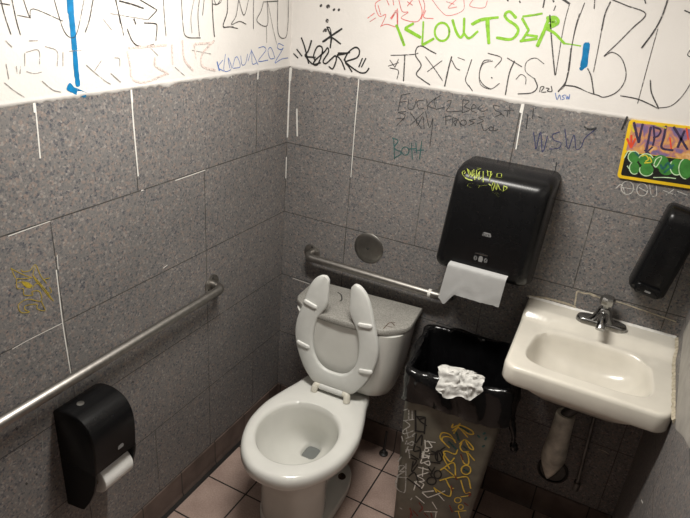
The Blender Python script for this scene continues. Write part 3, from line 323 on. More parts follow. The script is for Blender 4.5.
["B","marker_scrawl","navy marker letters NSW on the tiles","ink_navy",[[0.00287,[[0.9731,1.5516],[0.9835,1.5244],[0.9931,1.4983],[0.9954,1.5575],[1.0161,1.4921],[1.0208,1.5483]]],[0.00283,[[1.056,1.568],[1.036,1.5544],[1.0428,1.5385],[1.0672,1.5327],[1.0645,1.5151],[1.0353,1.5062]]],[0.00278,[[1.0695,1.5804],[1.0936,1.5171],[1.1018,1.5659],[1.1185,1.5217],[1.1324,1.5311],[1.1377,1.5623],[1.164,1.5965]]]],[]],
["B","marker_scrawl","dark teal scribbles under the white paint","ink_tile",[[0.00484,[[1.1264,1.5967],[1.1433,1.5917],[1.1634,1.5991]]],[0.00387,[[1.1377,1.5888],[1.1618,1.5929]]],[0.00303,[[0.9427,1.6065],[0.9476,1.5596]]],[0.003,[[0.9569,1.6289],[0.9604,1.5959]]],[0.00299,[[0.9772,1.6053],[0.9906,1.6021]]],[0.00304,[[1.0696,1.4321],[1.0686,1.4672]]],[0.00566,[[1.238,1.606],[1.2438,1.6483]]],[0.00308,[[0.8505,1.5952],[0.8654,1.5907]]],[0.00306,[[0.8757,1.6095],[0.8762,1.589]]]],[]],
["B","marker_scrawl","pale grey bubble letters under the yellow sticker","chalk",[[0.00261,[[1.2678,1.4188],[1.2814,1.4349],[1.3014,1.403]]],[0.00259,[[1.3185,1.4318],[1.3191,1.4223],[1.3162,1.4139],[1.3101,1.4082],[1.3022,1.4064],[1.294,1.4089],[1.2872,1.4152],[1.283,1.4241],[1.2824,1.4337],[1.2855,1.4421],[1.2916,1.4476],[1.2995,1.4493],[1.3076,1.4468],[1.3144,1.4406],[1.3185,1.4318]]],[0.00259,[[1.2838,1.4256],[1.3242,1.4279]]],[0.00257,[[1.3598,1.4344],[1.3606,1.4256],[1.3583,1.4178],[1.3532,1.4126],[1.3464,1.4111],[1.3393,1.4135],[1.3332,1.4195],[1.3294,1.4277],[1.3287,1.4366],[1.3311,1.4443],[1.3362,1.4494],[1.343,1.4509],[1.35,1.4484],[1.3561,1.4426],[1.3598,1.4344]]],[0.00257,[[1.3335,1.4364],[1.362,1.4264]]],[0.00255,[[1.3608,1.452],[1.3752,1.4196],[1.3889,1.4214],[1.3803,1.453]]],[0.00253,[[1.403,1.442],[1.4412,1.4345]]],[0.00252,[[1.4151,1.4286],[1.4309,1.4513]]],[0.0025,[[1.4429,1.4476],[1.472,1.4414]]]],[]],
["B","old_caulk","ragged yellowish old caulk line on the tiles above the sink","caulk_old",[[0.00566,[[1.2382,1.0287],[1.2618,1.027],[1.2803,1.0318],[1.3042,1.0273],[1.3214,1.0258]]],[0.00848,[[1.2777,1.032],[1.3001,1.027]]],[0.00446,[[1.3498,1.0289],[1.391,1.0282],[1.4813,1.0204],[1.5611,1.0131]]],[0.00574,[[1.2363,1.0261],[1.2416,0.9733]]],[0.00805,[[1.0764,0.9579],[1.1033,0.9622],[1.143,0.9686],[1.1832,0.97],[1.2277,0.9688],[1.2462,0.9645]]]],[]],
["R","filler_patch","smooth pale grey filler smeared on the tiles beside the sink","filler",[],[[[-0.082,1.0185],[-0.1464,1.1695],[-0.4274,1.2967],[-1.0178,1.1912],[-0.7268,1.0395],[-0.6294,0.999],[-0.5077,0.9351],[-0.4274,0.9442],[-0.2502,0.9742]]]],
["R","wall_chip","tiny white chip on the right wall tiles","caulk",[[0.00484,[[-0.4229,0.5963],[-0.4599,0.6181]]]],[]],
["B","wall_scratch","pale scratch on the dark tiles beneath the sink","caulk_old",[[0.00346,[[1.4592,0.4067],[1.481,0.4075],[1.5005,0.4022]]]],[]],
["B","S_violet","","s",[[0.00752,[[1.2669,1.6351],[1.2854,1.597],[1.2961,1.5775]]],[0.00687,[[1.2961,1.5775],[1.293,1.6105],[1.2922,1.6345]]],[0.00685,[[1.3167,1.6296],[1.3205,1.5911],[1.3227,1.5578]]],[0.00558,[[1.3228,1.6336],[1.3347,1.5997],[1.3368,1.5757]]],[0.00556,[[1.3235,1.6308],[1.3452,1.6255],[1.3436,1.6073],[1.3321,1.5992]]],[0.00678,[[1.3565,1.6393],[1.3598,1.6041],[1.3629,1.5732],[1.3945,1.5712]]],[0.0067,[[1.3778,1.6399],[1.4085,1.6068],[1.4318,1.5812]]],[0.0067,[[1.4089,1.6335],[1.4048,1.5822]]],[0.00501,[[1.3216,1.5452],[1.337,1.5709]]],[0.00502,[[1.3185,1.557],[1.3345,1.5495]]]],[]],
["B","S_red","","s",[[0.00569,[[1.2606,1.5834],[1.2773,1.5586]]],[0.00631,[[1.2699,1.5955],[1.2787,1.5576]]],[0.00568,[[1.2834,1.5875],[1.2795,1.559]]],[0.0043,[[1.3763,1.607],[1.39,1.5734]]],[0.00424,[[1.4115,1.6427],[1.4262,1.61]]]],[]],
["B","S_green","","s",[],[[[1.3106,1.5337],[1.311,1.5257],[1.3082,1.5185],[1.3026,1.5138],[1.2953,1.5123],[1.2878,1.5145],[1.2816,1.5199],[1.278,1.5274],[1.2776,1.5355],[1.2805,1.5426],[1.2861,1.5473],[1.2934,1.5487],[1.3008,1.5465],[1.3069,1.5411],[1.3106,1.5337]],[[1.3503,1.5321],[1.3506,1.5235],[1.3468,1.5158],[1.3396,1.5105],[1.3306,1.5086],[1.3214,1.5107],[1.3139,1.5162],[1.3097,1.5241],[1.3095,1.5328],[1.3135,1.5405],[1.3207,1.5457],[1.3297,1.5475],[1.3388,1.5454],[1.3461,1.5399],[1.3503,1.5321]],[[1.3189,1.5001],[1.3197,1.4915],[1.3176,1.4839],[1.3129,1.479],[1.3066,1.4777],[1.2999,1.4803],[1.2942,1.4863],[1.2906,1.4944],[1.2898,1.5031],[1.292,1.5106],[1.2967,1.5154],[1.303,1.5167],[1.3096,1.5141],[1.3153,1.5082],[1.3189,1.5001]],[[1.3589,1.5025],[1.3593,1.4938],[1.3558,1.4861],[1.3491,1.4808],[1.3405,1.479],[1.3317,1.4811],[1.3245,1.4867],[1.3203,1.4947],[1.3201,1.5034],[1.3237,1.5112],[1.3304,1.5164],[1.339,1.5181],[1.3477,1.516],[1.3548,1.5104],[1.3589,1.5025]],[[1.3934,1.5343],[1.3937,1.5247],[1.3897,1.5162],[1.3821,1.5103],[1.3722,1.5083],[1.3622,1.5106],[1.354,1.5168],[1.3493,1.5256],[1.349,1.5353],[1.3531,1.5439],[1.3609,1.5496],[1.3707,1.5515],[1.3806,1.5491],[1.3887,1.543],[1.3934,1.5343]],[[1.4133,1.5179],[1.4138,1.5083],[1.4101,1.4997],[1.4029,1.4939],[1.3936,1.492],[1.3841,1.4944],[1.3762,1.5006],[1.3715,1.5095],[1.3711,1.5191],[1.3749,1.5277],[1.3821,1.5334],[1.3914,1.5352],[1.4009,1.5328],[1.4086,1.5266],[1.4133,1.5179]],[[1.436,1.5274],[1.4373,1.5164],[1.4349,1.5069],[1.4293,1.5007],[1.4215,1.4991],[1.4131,1.5024],[1.4058,1.51],[1.4011,1.5204],[1.3998,1.5314],[1.4023,1.5409],[1.408,1.547],[1.4158,1.5485],[1.4241,1.5451],[1.4313,1.5376],[1.436,1.5274]],[[1.4625,1.5266],[1.4645,1.5132],[1.4625,1.5016],[1.4569,1.4942],[1.4487,1.4925],[1.4396,1.4968],[1.4315,1.5064],[1.4259,1.5192],[1.424,1.5327],[1.4261,1.5442],[1.4318,1.5514],[1.4399,1.553],[1.4489,1.5487],[1.4569,1.5393],[1.4625,1.5266]]]],
["B","S_light","","s",[[0.00286,[[1.2902,1.5134],[1.2846,1.5168],[1.2802,1.522],[1.2777,1.5284],[1.2775,1.535],[1.2795,1.5411],[1.2834,1.5457],[1.2888,1.5483],[1.2949,1.5485],[1.3009,1.5464],[1.306,1.5422]]],[0.00283,[[1.3092,1.5309],[1.3104,1.5355],[1.3127,1.5396],[1.3161,1.543],[1.3203,1.5456],[1.325,1.5471],[1.3301,1.5474],[1.3351,1.5467],[1.3399,1.5448],[1.344,1.542],[1.3474,1.5383]]],[0.00288,[[1.3163,1.4819],[1.3127,1.4789],[1.3084,1.4777],[1.3037,1.4784],[1.2991,1.4809],[1.295,1.4851],[1.2919,1.4904],[1.2901,1.4964],[1.2898,1.5025],[1.2909,1.5081],[1.2933,1.5126]]],[0.00286,[[1.359,1.4924],[1.3566,1.4873],[1.3528,1.4831],[1.3479,1.4803],[1.3422,1.479],[1.3362,1.4795],[1.3306,1.4817],[1.3258,1.4853],[1.3222,1.4901],[1.3201,1.4957],[1.3198,1.5015]]],[0.00282,[[1.3536,1.5202],[1.3639,1.5129],[1.3706,1.5453],[1.3575,1.5366],[1.3552,1.5143]]],[0.0028,[[1.4334,1.5044],[1.4296,1.5009],[1.425,1.4992],[1.4198,1.4994],[1.4146,1.5015],[1.4096,1.5054],[1.4054,1.5107],[1.4022,1.517],[1.4003,1.5239],[1.3998,1.5307],[1.4008,1.537]]],[0.00278,[[1.453,1.4926],[1.4476,1.4927],[1.4419,1.4952],[1.4365,1.4998],[1.4316,1.5063],[1.4277,1.514],[1.4251,1.5224],[1.424,1.5308],[1.4245,1.5386],[1.4266,1.5452],[1.4299,1.55]]],[0.00286,[[1.2678,1.5223],[1.2733,1.5454],[1.2818,1.5457]]],[0.00288,[[1.2823,1.4998],[1.2901,1.4918]]],[0.00283,[[1.3649,1.4785],[1.3992,1.4857],[1.426,1.4881]]]],[]],
["B","S_darkteal","","s",[[0.00624,[[1.3739,1.5212],[1.384,1.5107],[1.3921,1.531],[1.4074,1.5155]]],[0.00499,[[1.3898,1.4994],[1.4093,1.5282]]],[0.00506,[[1.2931,1.546],[1.3071,1.5362]]]],[]],
["B","S_yellow","","s",[[0.00378,[[1.3152,1.5377],[1.3251,1.5427],[1.3363,1.5324],[1.3302,1.5238]]],[0.00378,[[1.3288,1.5185],[1.3466,1.5251],[1.3373,1.5389]]],[0.0043,[[1.3298,1.6378],[1.3581,1.6336]]],[0.00501,[[1.2608,1.6262],[1.2742,1.6073]]]],[]],
["bin","graffiti_tag","grey white marker letters down the left of the bin","chalk",[[0.00415,[[-0.1708,0.5769],[-0.1572,0.5897]]],[0.00415,[[-0.1524,0.586],[-0.1478,0.5471]]],[0.00415,[[-0.1398,0.5878],[-0.1351,0.549]]],[0.00417,[[-0.1655,0.5308],[-0.1289,0.5513]]],[0.00421,[[-0.1591,0.5321],[-0.14,0.5171],[-0.1606,0.4872],[-0.1566,0.4719],[-0.1246,0.4978]]],[0.00422,[[-0.1503,0.4938],[-0.1378,0.462],[-0.1171,0.4895]]],[0.00424,[[-0.1478,0.4526],[-0.1217,0.4738]]],[0.00427,[[-0.1636,0.4551],[-0.1568,0.4349]]],[0.00427,[[-0.1423,0.4433],[-0.1467,0.4245]]],[0.00426,[[-0.1404,0.4269],[-0.1208,0.4487],[-0.1207,0.4288],[-0.141,0.4324]]],[0.00428,[[-0.1414,0.3977],[-0.1162,0.4105]]],[0.00429,[[-0.1348,0.4176],[-0.1401,0.3866]]],[0.0043,[[-0.1308,0.4019],[-0.1219,0.3646]]],[0.00435,[[-0.1601,0.3434],[-0.1548,0.3573]]]],[]],
["bin","graffiti_tag","grey white looped marker scrawl low on the left of the bin","chalk",[[0.00417,[[-0.164,0.3311],[-0.1563,0.3544]]],[0.0042,[[-0.1569,0.2898],[-0.1566,0.3104],[-0.1365,0.3152],[-0.1533,0.2809],[-0.1339,0.2924],[-0.1583,0.2546],[-0.1202,0.2637]]],[0.00425,[[-0.1334,0.3334],[-0.1207,0.2004],[-0.1317,0.1813],[-0.1542,0.193],[-0.1636,0.2314]]],[0.00426,[[-0.159,0.2613],[-0.1574,0.1987]]],[0.00428,[[-0.0943,0.1547],[-0.0905,0.1672]]],[0.00436,[[-0.13,0.0947],[-0.1215,0.0912]]]],[]],
["bin","graffiti_tag","white marker letters at the top middle of the bin","chalk_white",[[0.0044,[[-0.0778,0.4709],[-0.0705,0.4313]]],[0.00437,[[-0.0395,0.4743],[-0.075,0.4663]]],[0.00439,[[-0.0672,0.4721],[-0.0489,0.4482],[-0.0733,0.4359]]],[0.00441,[[-0.0582,0.4304],[-0.0585,0.4268],[-0.0602,0.4233],[-0.063,0.4207],[-0.0663,0.4194],[-0.0695,0.4197],[-0.0719,0.4215],[-0.0731,0.4245],[-0.0728,0.4281],[-0.0711,0.4316],[-0.0683,0.4342],[-0.065,0.4355],[-0.0618,0.4352],[-0.0594,0.4334],[-0.0582,0.4304]]],[0.00444,[[-0.0802,0.4045],[-0.053,0.398]]],[0.00444,[[-0.0774,0.4171],[-0.0781,0.388]]],[0.00443,[[-0.0531,0.4152],[-0.054,0.3889]]]],[]],
["bin","graffiti_tag","white marker letters down the middle of the bin","chalk_white",[[0.00462,[[-0.0786,0.4019],[-0.0514,0.4029]]],[0.00463,[[-0.0786,0.3822],[-0.0534,0.3988]]],[0.00463,[[-0.0731,0.4171],[-0.0738,0.3841]]],[0.00466,[[-0.0778,0.3759],[-0.0778,0.356],[-0.0507,0.3789],[-0.0466,0.3587],[-0.066,0.3621]]],[0.00469,[[-0.085,0.333],[-0.0474,0.335]]],[0.0047,[[-0.0682,0.3399],[-0.0648,0.2939]]],[0.00471,[[-0.0457,0.3222],[-0.0846,0.289]]],[0.00475,[[-0.0846,0.289],[-0.0551,0.2774],[-0.0736,0.2626]]],[0.00478,[[-0.0907,0.2554],[-0.0683,0.2406]]],[0.00479,[[-0.0838,0.2618],[-0.0879,0.2111]]],[0.00477,[[-0.0712,0.2637],[-0.055,0.2568],[-0.0617,0.2295]]],[0.00477,[[-0.0547,0.2149],[-0.0145,0.2395]]],[0.0048,[[-0.0543,0.2116],[-0.0318,0.1968]]],[0.00387,[[-0.0768,0.184],[-0.0401,0.1609]]],[0.00385,[[-0.0117,0.1808],[0.0104,0.1513]]],[0.0038,[[0.0074,0.2281],[0.0307,0.2069]]],[0.0038,[[-0.0293,0.1978],[0.0022,0.2293],[0.0269,0.2575]]],[0.00349,[[-0.0346,0.1184],[0.0147,0.1389]]],[0.00349,[[0.0098,0.1366],[0.0116,0.1046]]]],[]],
["bin","graffiti_tag","thick black marker letters high on the bin","ink_solid",[[0.00723,[[-0.1287,0.5918],[-0.1218,0.5457],[-0.116,0.4983]]],[0.00576,[[-0.1202,0.5679],[-0.103,0.5498],[-0.0802,0.5391]]],[0.00575,[[-0.1202,0.5679],[-0.089,0.5738],[-0.1084,0.5587]]],[0.00582,[[-0.1163,0.501],[-0.0847,0.5072]]],[0.00577,[[-0.0883,0.5687],[-0.0836,0.4993]]],[0.00586,[[-0.1126,0.4884],[-0.1094,0.4446],[-0.0912,0.4909],[-0.0871,0.4419]]],[0.00592,[[-0.1108,0.4384],[-0.111,0.4039],[-0.0865,0.4193]]],[0.00593,[[-0.1032,0.4299],[-0.0892,0.4239],[-0.0858,0.3791]]],[0.00598,[[-0.1196,0.3831],[-0.0893,0.3718]]],[0.00584,[[-0.0484,0.4285],[-0.0271,0.4312],[-0.0029,0.4661]]],[0.00587,[[-0.0271,0.4312],[-0.02,0.3951]]],[0.00585,[[-0.0186,0.4317],[-0.0015,0.4025],[-0.0019,0.4355]]]],[]],
["bin","graffiti_tag","black marker loops in the middle of the bin","ink_solid",[[0.00563,[[-0.1194,0.3658],[-0.0961,0.3619],[-0.1068,0.324]]],[0.00565,[[-0.1078,0.3538],[-0.1065,0.3004],[-0.089,0.3448]]],[0.00571,[[-0.116,0.2724],[-0.0963,0.3012],[-0.0793,0.2671]]],[0.00574,[[-0.1198,0.2604],[-0.0895,0.2455],[-0.0589,0.2272]]],[0.00561,[[-0.0491,0.3477],[-0.031,0.325],[-0.0473,0.3148]]],[0.00561,[[-0.0255,0.3574],[-0.0345,0.3134],[-0.0157,0.3043]]],[0.0055,[[-0.0049,0.4214],[-0.0046,0.4097],[-0.0069,0.3993],[-0.0114,0.3922],[-0.0172,0.3898],[-0.0231,0.3927],[-0.028,0.4003],[-0.0308,0.4111],[-0.0311,0.4228],[-0.0287,0.4332],[-0.0242,0.4402],[-0.0184,0.4424],[-0.0126,0.4396],[-0.0077,0.4321],[-0.0049,0.4214]]],[0.00559,[[0.0028,0.3324],[0.0027,0.3236],[-0.0,0.3154],[-0.0048,0.3094],[-0.0107,0.307],[-0.0165,0.3084],[-0.0211,0.3136],[-0.0235,0.3213],[-0.0234,0.3302],[-0.0206,0.3383],[-0.0158,0.3442],[-0.01,0.3466],[-0.0042,0.3451],[0.0004,0.3401],[0.0028,0.3324]]],[0.00565,[[-0.0116,0.2925],[-0.0122,0.2839],[-0.0159,0.2756],[-0.0221,0.2693],[-0.0296,0.2661],[-0.0368,0.2667],[-0.0423,0.2711],[-0.045,0.2783],[-0.0444,0.2869],[-0.0406,0.2951],[-0.0343,0.3014],[-0.0269,0.3046],[-0.0198,0.3039],[-0.0143,0.2996],[-0.0116,0.2925]]],[0.00551,[[-0.0569,0.4072],[-0.0251,0.4263]]],[0.00555,[[-0.0453,0.3758],[-0.0093,0.3838]]]],[]],
["bin","graffiti_tag","yellow marker letters down the right of the bin","ink_yellow_bright",[[0.00495,[[0.0328,0.5913],[0.0183,0.5395]]],[0.00495,[[0.0124,0.549],[0.0315,0.5707],[0.0674,0.5404]]],[0.00493,[[0.01,0.5801],[0.0082,0.562],[0.0341,0.5832],[0.0751,0.5753],[0.084,0.5613],[0.0648,0.5569],[0.04,0.5738]]],[0.00502,[[0.0311,0.4999],[0.0063,0.5291],[-0.0207,0.5277],[-0.0267,0.5047],[-0.0151,0.4881]]],[0.00503,[[0.0272,0.5103],[0.0034,0.5179],[-0.0158,0.5088],[-0.0155,0.491],[0.0129,0.4688]]],[0.00498,[[0.0448,0.4992],[0.0608,0.5261],[0.0884,0.5072],[0.0953,0.492],[0.0813,0.4955],[0.0638,0.5214]]],[0.00501,[[0.0524,0.5081],[0.0491,0.4859],[0.0628,0.4702],[0.0819,0.4777]]],[0.00504,[[0.0565,0.4525],[0.0731,0.4193],[0.089,0.4196],[0.0856,0.4489],[0.0735,0.4744]]],[0.00502,[[0.0807,0.4712],[0.1074,0.4455]]],[0.00509,[[0.1021,0.3972],[0.102,0.3874],[0.0987,0.3782],[0.0928,0.3713],[0.0855,0.3683],[0.0782,0.3696],[0.0725,0.3751],[0.0694,0.3837],[0.0696,0.3935],[0.0731,0.4027],[0.079,0.4094],[0.0862,0.4124],[0.0934,0.411],[0.0991,0.4056],[0.1021,0.3972]]],[0.00508,[[0.0423,0.4712],[0.0367,0.4477],[0.0041,0.4501],[-0.003,0.4351],[0.0245,0.4059],[0.0371,0.4295]]]],[]],
["bin","graffiti_tag","yellow zigzag marker letters low on the bin","ink_yellow_bright",[[0.00515,[[-0.0035,0.353],[0.0377,0.4061],[0.0544,0.3438]]],[0.00517,[[0.0063,0.3703],[0.0493,0.345]]],[0.0052,[[0.0012,0.3011],[0.0387,0.3338],[0.0526,0.3396]]],[0.00522,[[0.0215,0.3165],[0.0439,0.2818],[0.056,0.2837]]],[0.00528,[[-0.0152,0.2563],[0.0118,0.2437],[0.0478,0.2386],[0.049,0.2806]]],[0.00531,[[-0.0124,0.254],[-0.0025,0.2375]]],[0.00515,[[0.0599,0.3394],[0.0959,0.3579],[0.1158,0.3095]]],[0.00518,[[0.0756,0.3327],[0.0983,0.2815],[0.1166,0.2895]]],[0.00512,[[0.0281,0.3726],[0.0001,0.4137],[0.0017,0.4369]]],[0.00376,[[0.0914,0.2371],[0.0911,0.2309],[0.0886,0.2249],[0.0843,0.2203],[0.0791,0.218],[0.074,0.2184],[0.0701,0.2215],[0.0681,0.2267],[0.0684,0.2329],[0.0709,0.2389],[0.0752,0.2435],[0.0804,0.2458],[0.0854,0.2453],[0.0894,0.2422],[0.0914,0.2371]]],[0.00373,[[0.0879,0.2529],[0.1168,0.2726]]],[0.00378,[[0.1041,0.2064],[0.1041,0.2009],[0.1024,0.1957],[0.0994,0.1919],[0.0956,0.1902],[0.0919,0.1909],[0.0889,0.194],[0.0873,0.1988],[0.0874,0.2043],[0.0891,0.2095],[0.0921,0.2133],[0.0958,0.215],[0.0995,0.2142],[0.1025,0.2112],[0.1041,0.2064]]],[0.00379,[[0.0779,0.171],[0.1172,0.1926]]],[0.00381,[[0.0897,0.1765],[0.1022,0.1442]]]],[]],
["bin","graffiti_tag","dull red marker scribble low on the bin","ink_darkred",[[0.00591,[[-0.0919,0.1121],[-0.0767,0.0746]]],[0.00585,[[-0.0602,0.1555],[-0.0444,0.1337],[-0.0542,0.1072]]],[0.00593,[[-0.0843,0.0934],[-0.0831,0.0605]]],[0.0059,[[-0.0776,0.1039],[-0.0566,0.084]]],[0.00586,[[-0.0334,0.1094],[-0.0159,0.0955]]],[0.00584,[[-0.0088,0.1208],[-0.0006,0.0989]]]],[]],
["bin","graffiti_tag","red marker touches among the yellow letters","ink_darkred",[[0.00577,[[0.0566,0.4555],[0.0676,0.4311]]],[0.0059,[[0.0511,0.3491],[0.0614,0.33]]],[0.00594,[[0.1006,0.2825],[0.1199,0.2841],[0.1151,0.2683]]],[0.00598,[[0.0448,0.2925],[0.0533,0.2688]]],[0.006,[[0.1041,0.2288],[0.12,0.222]]],[0.0061,[[0.0545,0.1925],[0.069,0.1633]]]],[]],
["bin","graffiti_tag","dark teal marker strokes among the yellow letters","ink_teal",[[0.00782,[[0.026,0.5482],[0.04,0.5152]]],[0.00773,[[0.0349,0.5777],[0.0677,0.5667]]],[0.00791,[[0.0066,0.4964],[0.0375,0.4723]]],[0.00786,[[0.0588,0.4957],[0.0738,0.4865]]],[0.00771,[[0.0994,0.5613],[0.107,0.5554]]],[0.00766,[[0.117,0.5737],[0.1222,0.5814]]],[0.00768,[[0.1273,0.5515],[0.1295,0.564]]],[0.00774,[[0.1242,0.5181],[0.1295,0.5261]]],[0.00801,[[0.0776,0.3902],[0.0946,0.3847]]]],[]],
["disp","graffiti_tag","scratchy yellow-green tag on the dispenser front","ink_lime",[[0.00249,[[0.8079,1.4223,-0.1745],[0.8021,1.416,-0.1804],[0.8093,1.4076,-0.187],[0.824,1.4015,-0.1895],[0.8423,1.4001,-0.19]]],[0.00249,[[0.8024,1.4201,-0.1766],[0.8111,1.4188,-0.1777],[0.8104,1.4134,-0.1828]]],[0.00249,[[0.8124,1.4277,-0.1654],[0.8265,1.4134,-0.1828],[0.817,1.4262,-0.169],[0.8293,1.418,-0.1786],[0.8285,1.4083,-0.1867]]],[0.00248,[[0.8317,1.426,-0.1695],[0.8377,1.4101,-0.1859],[0.8403,1.4185,-0.1781]]],[0.00248,[[0.8344,1.4285,-0.1634],[0.8496,1.4021,-0.1892]]],[0.00248,[[0.8447,1.4277,-0.1653],[0.853,1.4071,-0.1872],[0.8547,1.4223,-0.1745],[0.8564,1.4272,-0.1666]]],[0.00249,[[0.8435,1.4328,-0.1529],[0.8545,1.4332,-0.1519],[0.8453,1.4289,-0.1625]]],[0.00247,[[0.8565,1.4252,-0.1716],[0.8632,1.4047,-0.1882],[0.8709,1.4145,-0.1818]]],[0.00247,[[0.8664,1.4286,-0.1633],[0.8783,1.4017,-0.1894]]],[0.00247,[[0.8777,1.4321,-0.1546],[0.8875,1.42,-0.1767]]],[0.00247,[[0.8794,1.4282,-0.1642],[0.8879,1.4314,-0.1564],[0.8946,1.4251,-0.1718]]],[0.00246,[[0.8907,1.4318,-0.1555],[0.8965,1.4097,-0.1861]]],[0.00246,[[0.8974,1.4275,-0.1658],[0.8949,1.4173,-0.1792]]],[0.00245,[[0.9157,1.4235,-0.1734],[0.913,1.4296,-0.1608],[0.9243,1.4311,-0.1571],[0.93,1.4258,-0.1701]]],[0.00244,[[0.9119,1.4216,-0.1752],[0.9332,1.4226,-0.1742]]],[0.00248,[[0.846,1.3925,-0.1932],[0.8339,1.3902,-0.1941],[0.8312,1.3802,-0.195],[0.8432,1.3783,-0.195]]],[0.00246,[[0.8609,1.3911,-0.1937],[0.8692,1.3898,-0.1943],[0.8682,1.3822,-0.195]]],[0.00246,[[0.8722,1.3903,-0.1941],[0.8925,1.3964,-0.1916]]],[0.00244,[[0.8979,1.3998,-0.1902],[0.9079,1.3973,-0.1912],[0.911,1.4081,-0.1868]]],[0.00244,[[0.9084,1.396,-0.1917],[0.9149,1.3822,-0.195],[0.9164,1.4004,-0.1899]]],[0.00244,[[0.9148,1.4059,-0.1877],[0.9263,1.388,-0.195],[0.9244,1.4049,-0.1881]]],[0.00243,[[0.9281,1.4027,-0.189],[0.938,1.3902,-0.1941]]],[0.00243,[[0.9335,1.3951,-0.1921],[0.9476,1.3893,-0.1945],[0.9465,1.4035,-0.1887]]],[0.00242,[[0.9465,1.4035,-0.1887],[0.9582,1.4001,-0.19],[0.948,1.388,-0.195]]],[0.00244,[[0.9162,1.3783,-0.195],[0.9367,1.3783,-0.195]]],[0.00244,[[0.9252,1.3783,-0.195],[0.9381,1.3664,-0.195],[0.9405,1.3822,-0.195]]]],[]],
["Z","stain","dark curved scratch on the tank lid","ink_black",[[0.00577,[[0.341,-0.1011],[0.3644,-0.1143],[0.3846,-0.1485],[0.3838,-0.1634]]]],[]],
["Z","stain","rusty brown smears on the tank lid","rust",[[0.00384,[[0.6206,-0.2574],[0.6219,-0.2052],[0.6393,-0.1889]]],[0.00381,[[0.619,-0.232],[0.6468,-0.2292]]],[0.00385,[[0.628,-0.1968],[0.6474,-0.2124]]]],[]]]''')
def cr2(pts, n=5):
    if len(pts) < 3: return [Vector(p) for p in pts]
    return smooth_path(pts, n)
def ribbon(bm, pts, wd, place, off, sm=True):
    P = cr2(pts) if sm else [Vector(p) for p in pts]
    Q = [P[0]]
    for p in P[1:]:
        if (p-Q[-1]).length > 1e-5: Q.append(p)
    if len(Q) < 2: return
    L, Rr = [], []; h = wd/2
    d0 = (Q[1]-Q[0]).normalized(); d1 = (Q[-1]-Q[-2]).normalized()
    Q = [Q[0]-d0*h*.5]+Q+[Q[-1]+d1*h*.5]
    for i, p in enumerate(Q):
        d = Q[min(i+1, len(Q)-1)]-Q[max(i-1, 0)]
        if d.length < 1e-7: d = d1.copy()
        d.normalize()
        if len(p) == 3: nrm = Vector((0, -1, 0)); side = d.cross(nrm); side.normalize()
        else: side = Vector((-d.y, d.x))
        k = .55 if i in (0, len(Q)-1) else (.9+.2*random.random())
        L.append(bm.verts.new(place(p+side*h*k, off))); Rr.append(bm.verts.new(place(p-side*h*k, off)))
    for i in range(len(Q)-1):
        bm.faces.new((L[i], L[i+1], Rr[i+1], Rr[i]))
PLACE = {'L': lambda p, o: Vector(((.004 if p[1] > ZT else 0)+o, p[0], p[1])),
         'B': lambda p, o: Vector((p[0], -(.004 if p[1] > ZT else 0)-o, p[1])),
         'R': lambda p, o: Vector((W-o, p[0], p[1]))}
def clusters(strokes, gap=.012):
    out = []
    for st in strokes:
        near = [c for c in out if any((Vector(p)-Vector(q)).length < gap for s2 in c for p in s2[1] for q in st[1])]
        out = [c for c in out if c not in near]+[sum(near, [])+[st]]
    return out
def mark_split(entry, place, parent, base, name=None, gap=.014):
    for c in (clusters(entry[4], gap) or [[]]):
        e = list(entry); e[4] = c; mark(e, place, parent, base, name); entry = list(entry); 
    return
def mark(entry, place, parent, base=.0006, name=None):
    plane, nm, label, mat, strokes, fills = entry
    bm = bmesh.new(); o = base
    for i, (wd, pts) in enumerate(strokes):
        ribbon(bm, pts, wd, place, o+.00004*(i % 12))
    for j, poly in enumerate(fills):
        bm.faces.new([bm.verts.new(place(Vector(p), o+.00003*j)) for p in poly])
    ob = obj(name or nm, bm, mat, parent, recalc=False)
    if label: ob['label'] = label
    return ob
ci = 0
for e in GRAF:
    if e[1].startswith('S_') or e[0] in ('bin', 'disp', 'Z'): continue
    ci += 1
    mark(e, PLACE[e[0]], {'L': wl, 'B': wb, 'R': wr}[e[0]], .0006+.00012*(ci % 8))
def graf(pred): return [e for e in GRAF if pred(e)]

# ------------------------------------------------------------------ ceiling lamp (above the frame)
t = empty('ceiling_lamp', (LX, LY, HT), 'long white ceiling lamp above the toilet and sink', 'ceiling lamp')
bm = bmesh.new(); loft(bm, [[(x, y, z) for x, y in rrect(0, 0, h+.20, h-.07, .03)] for h, z in ((.19, -.0005), (.19, -.05), (.165, -.05), (.165, -.03))], True, True); obj('lamp_housing', bm, 'lampw', t)
bm = bmesh.new(); loft(bm, [[(x, y, z) for x, y in rrect(0, 0, h+.20, h-.07, .03)] for h, z in ((.160, -.031), (.160, -.052), (.14, -.062))], True, True); obj('lamp_diffuser', bm, 'diffuser', t)

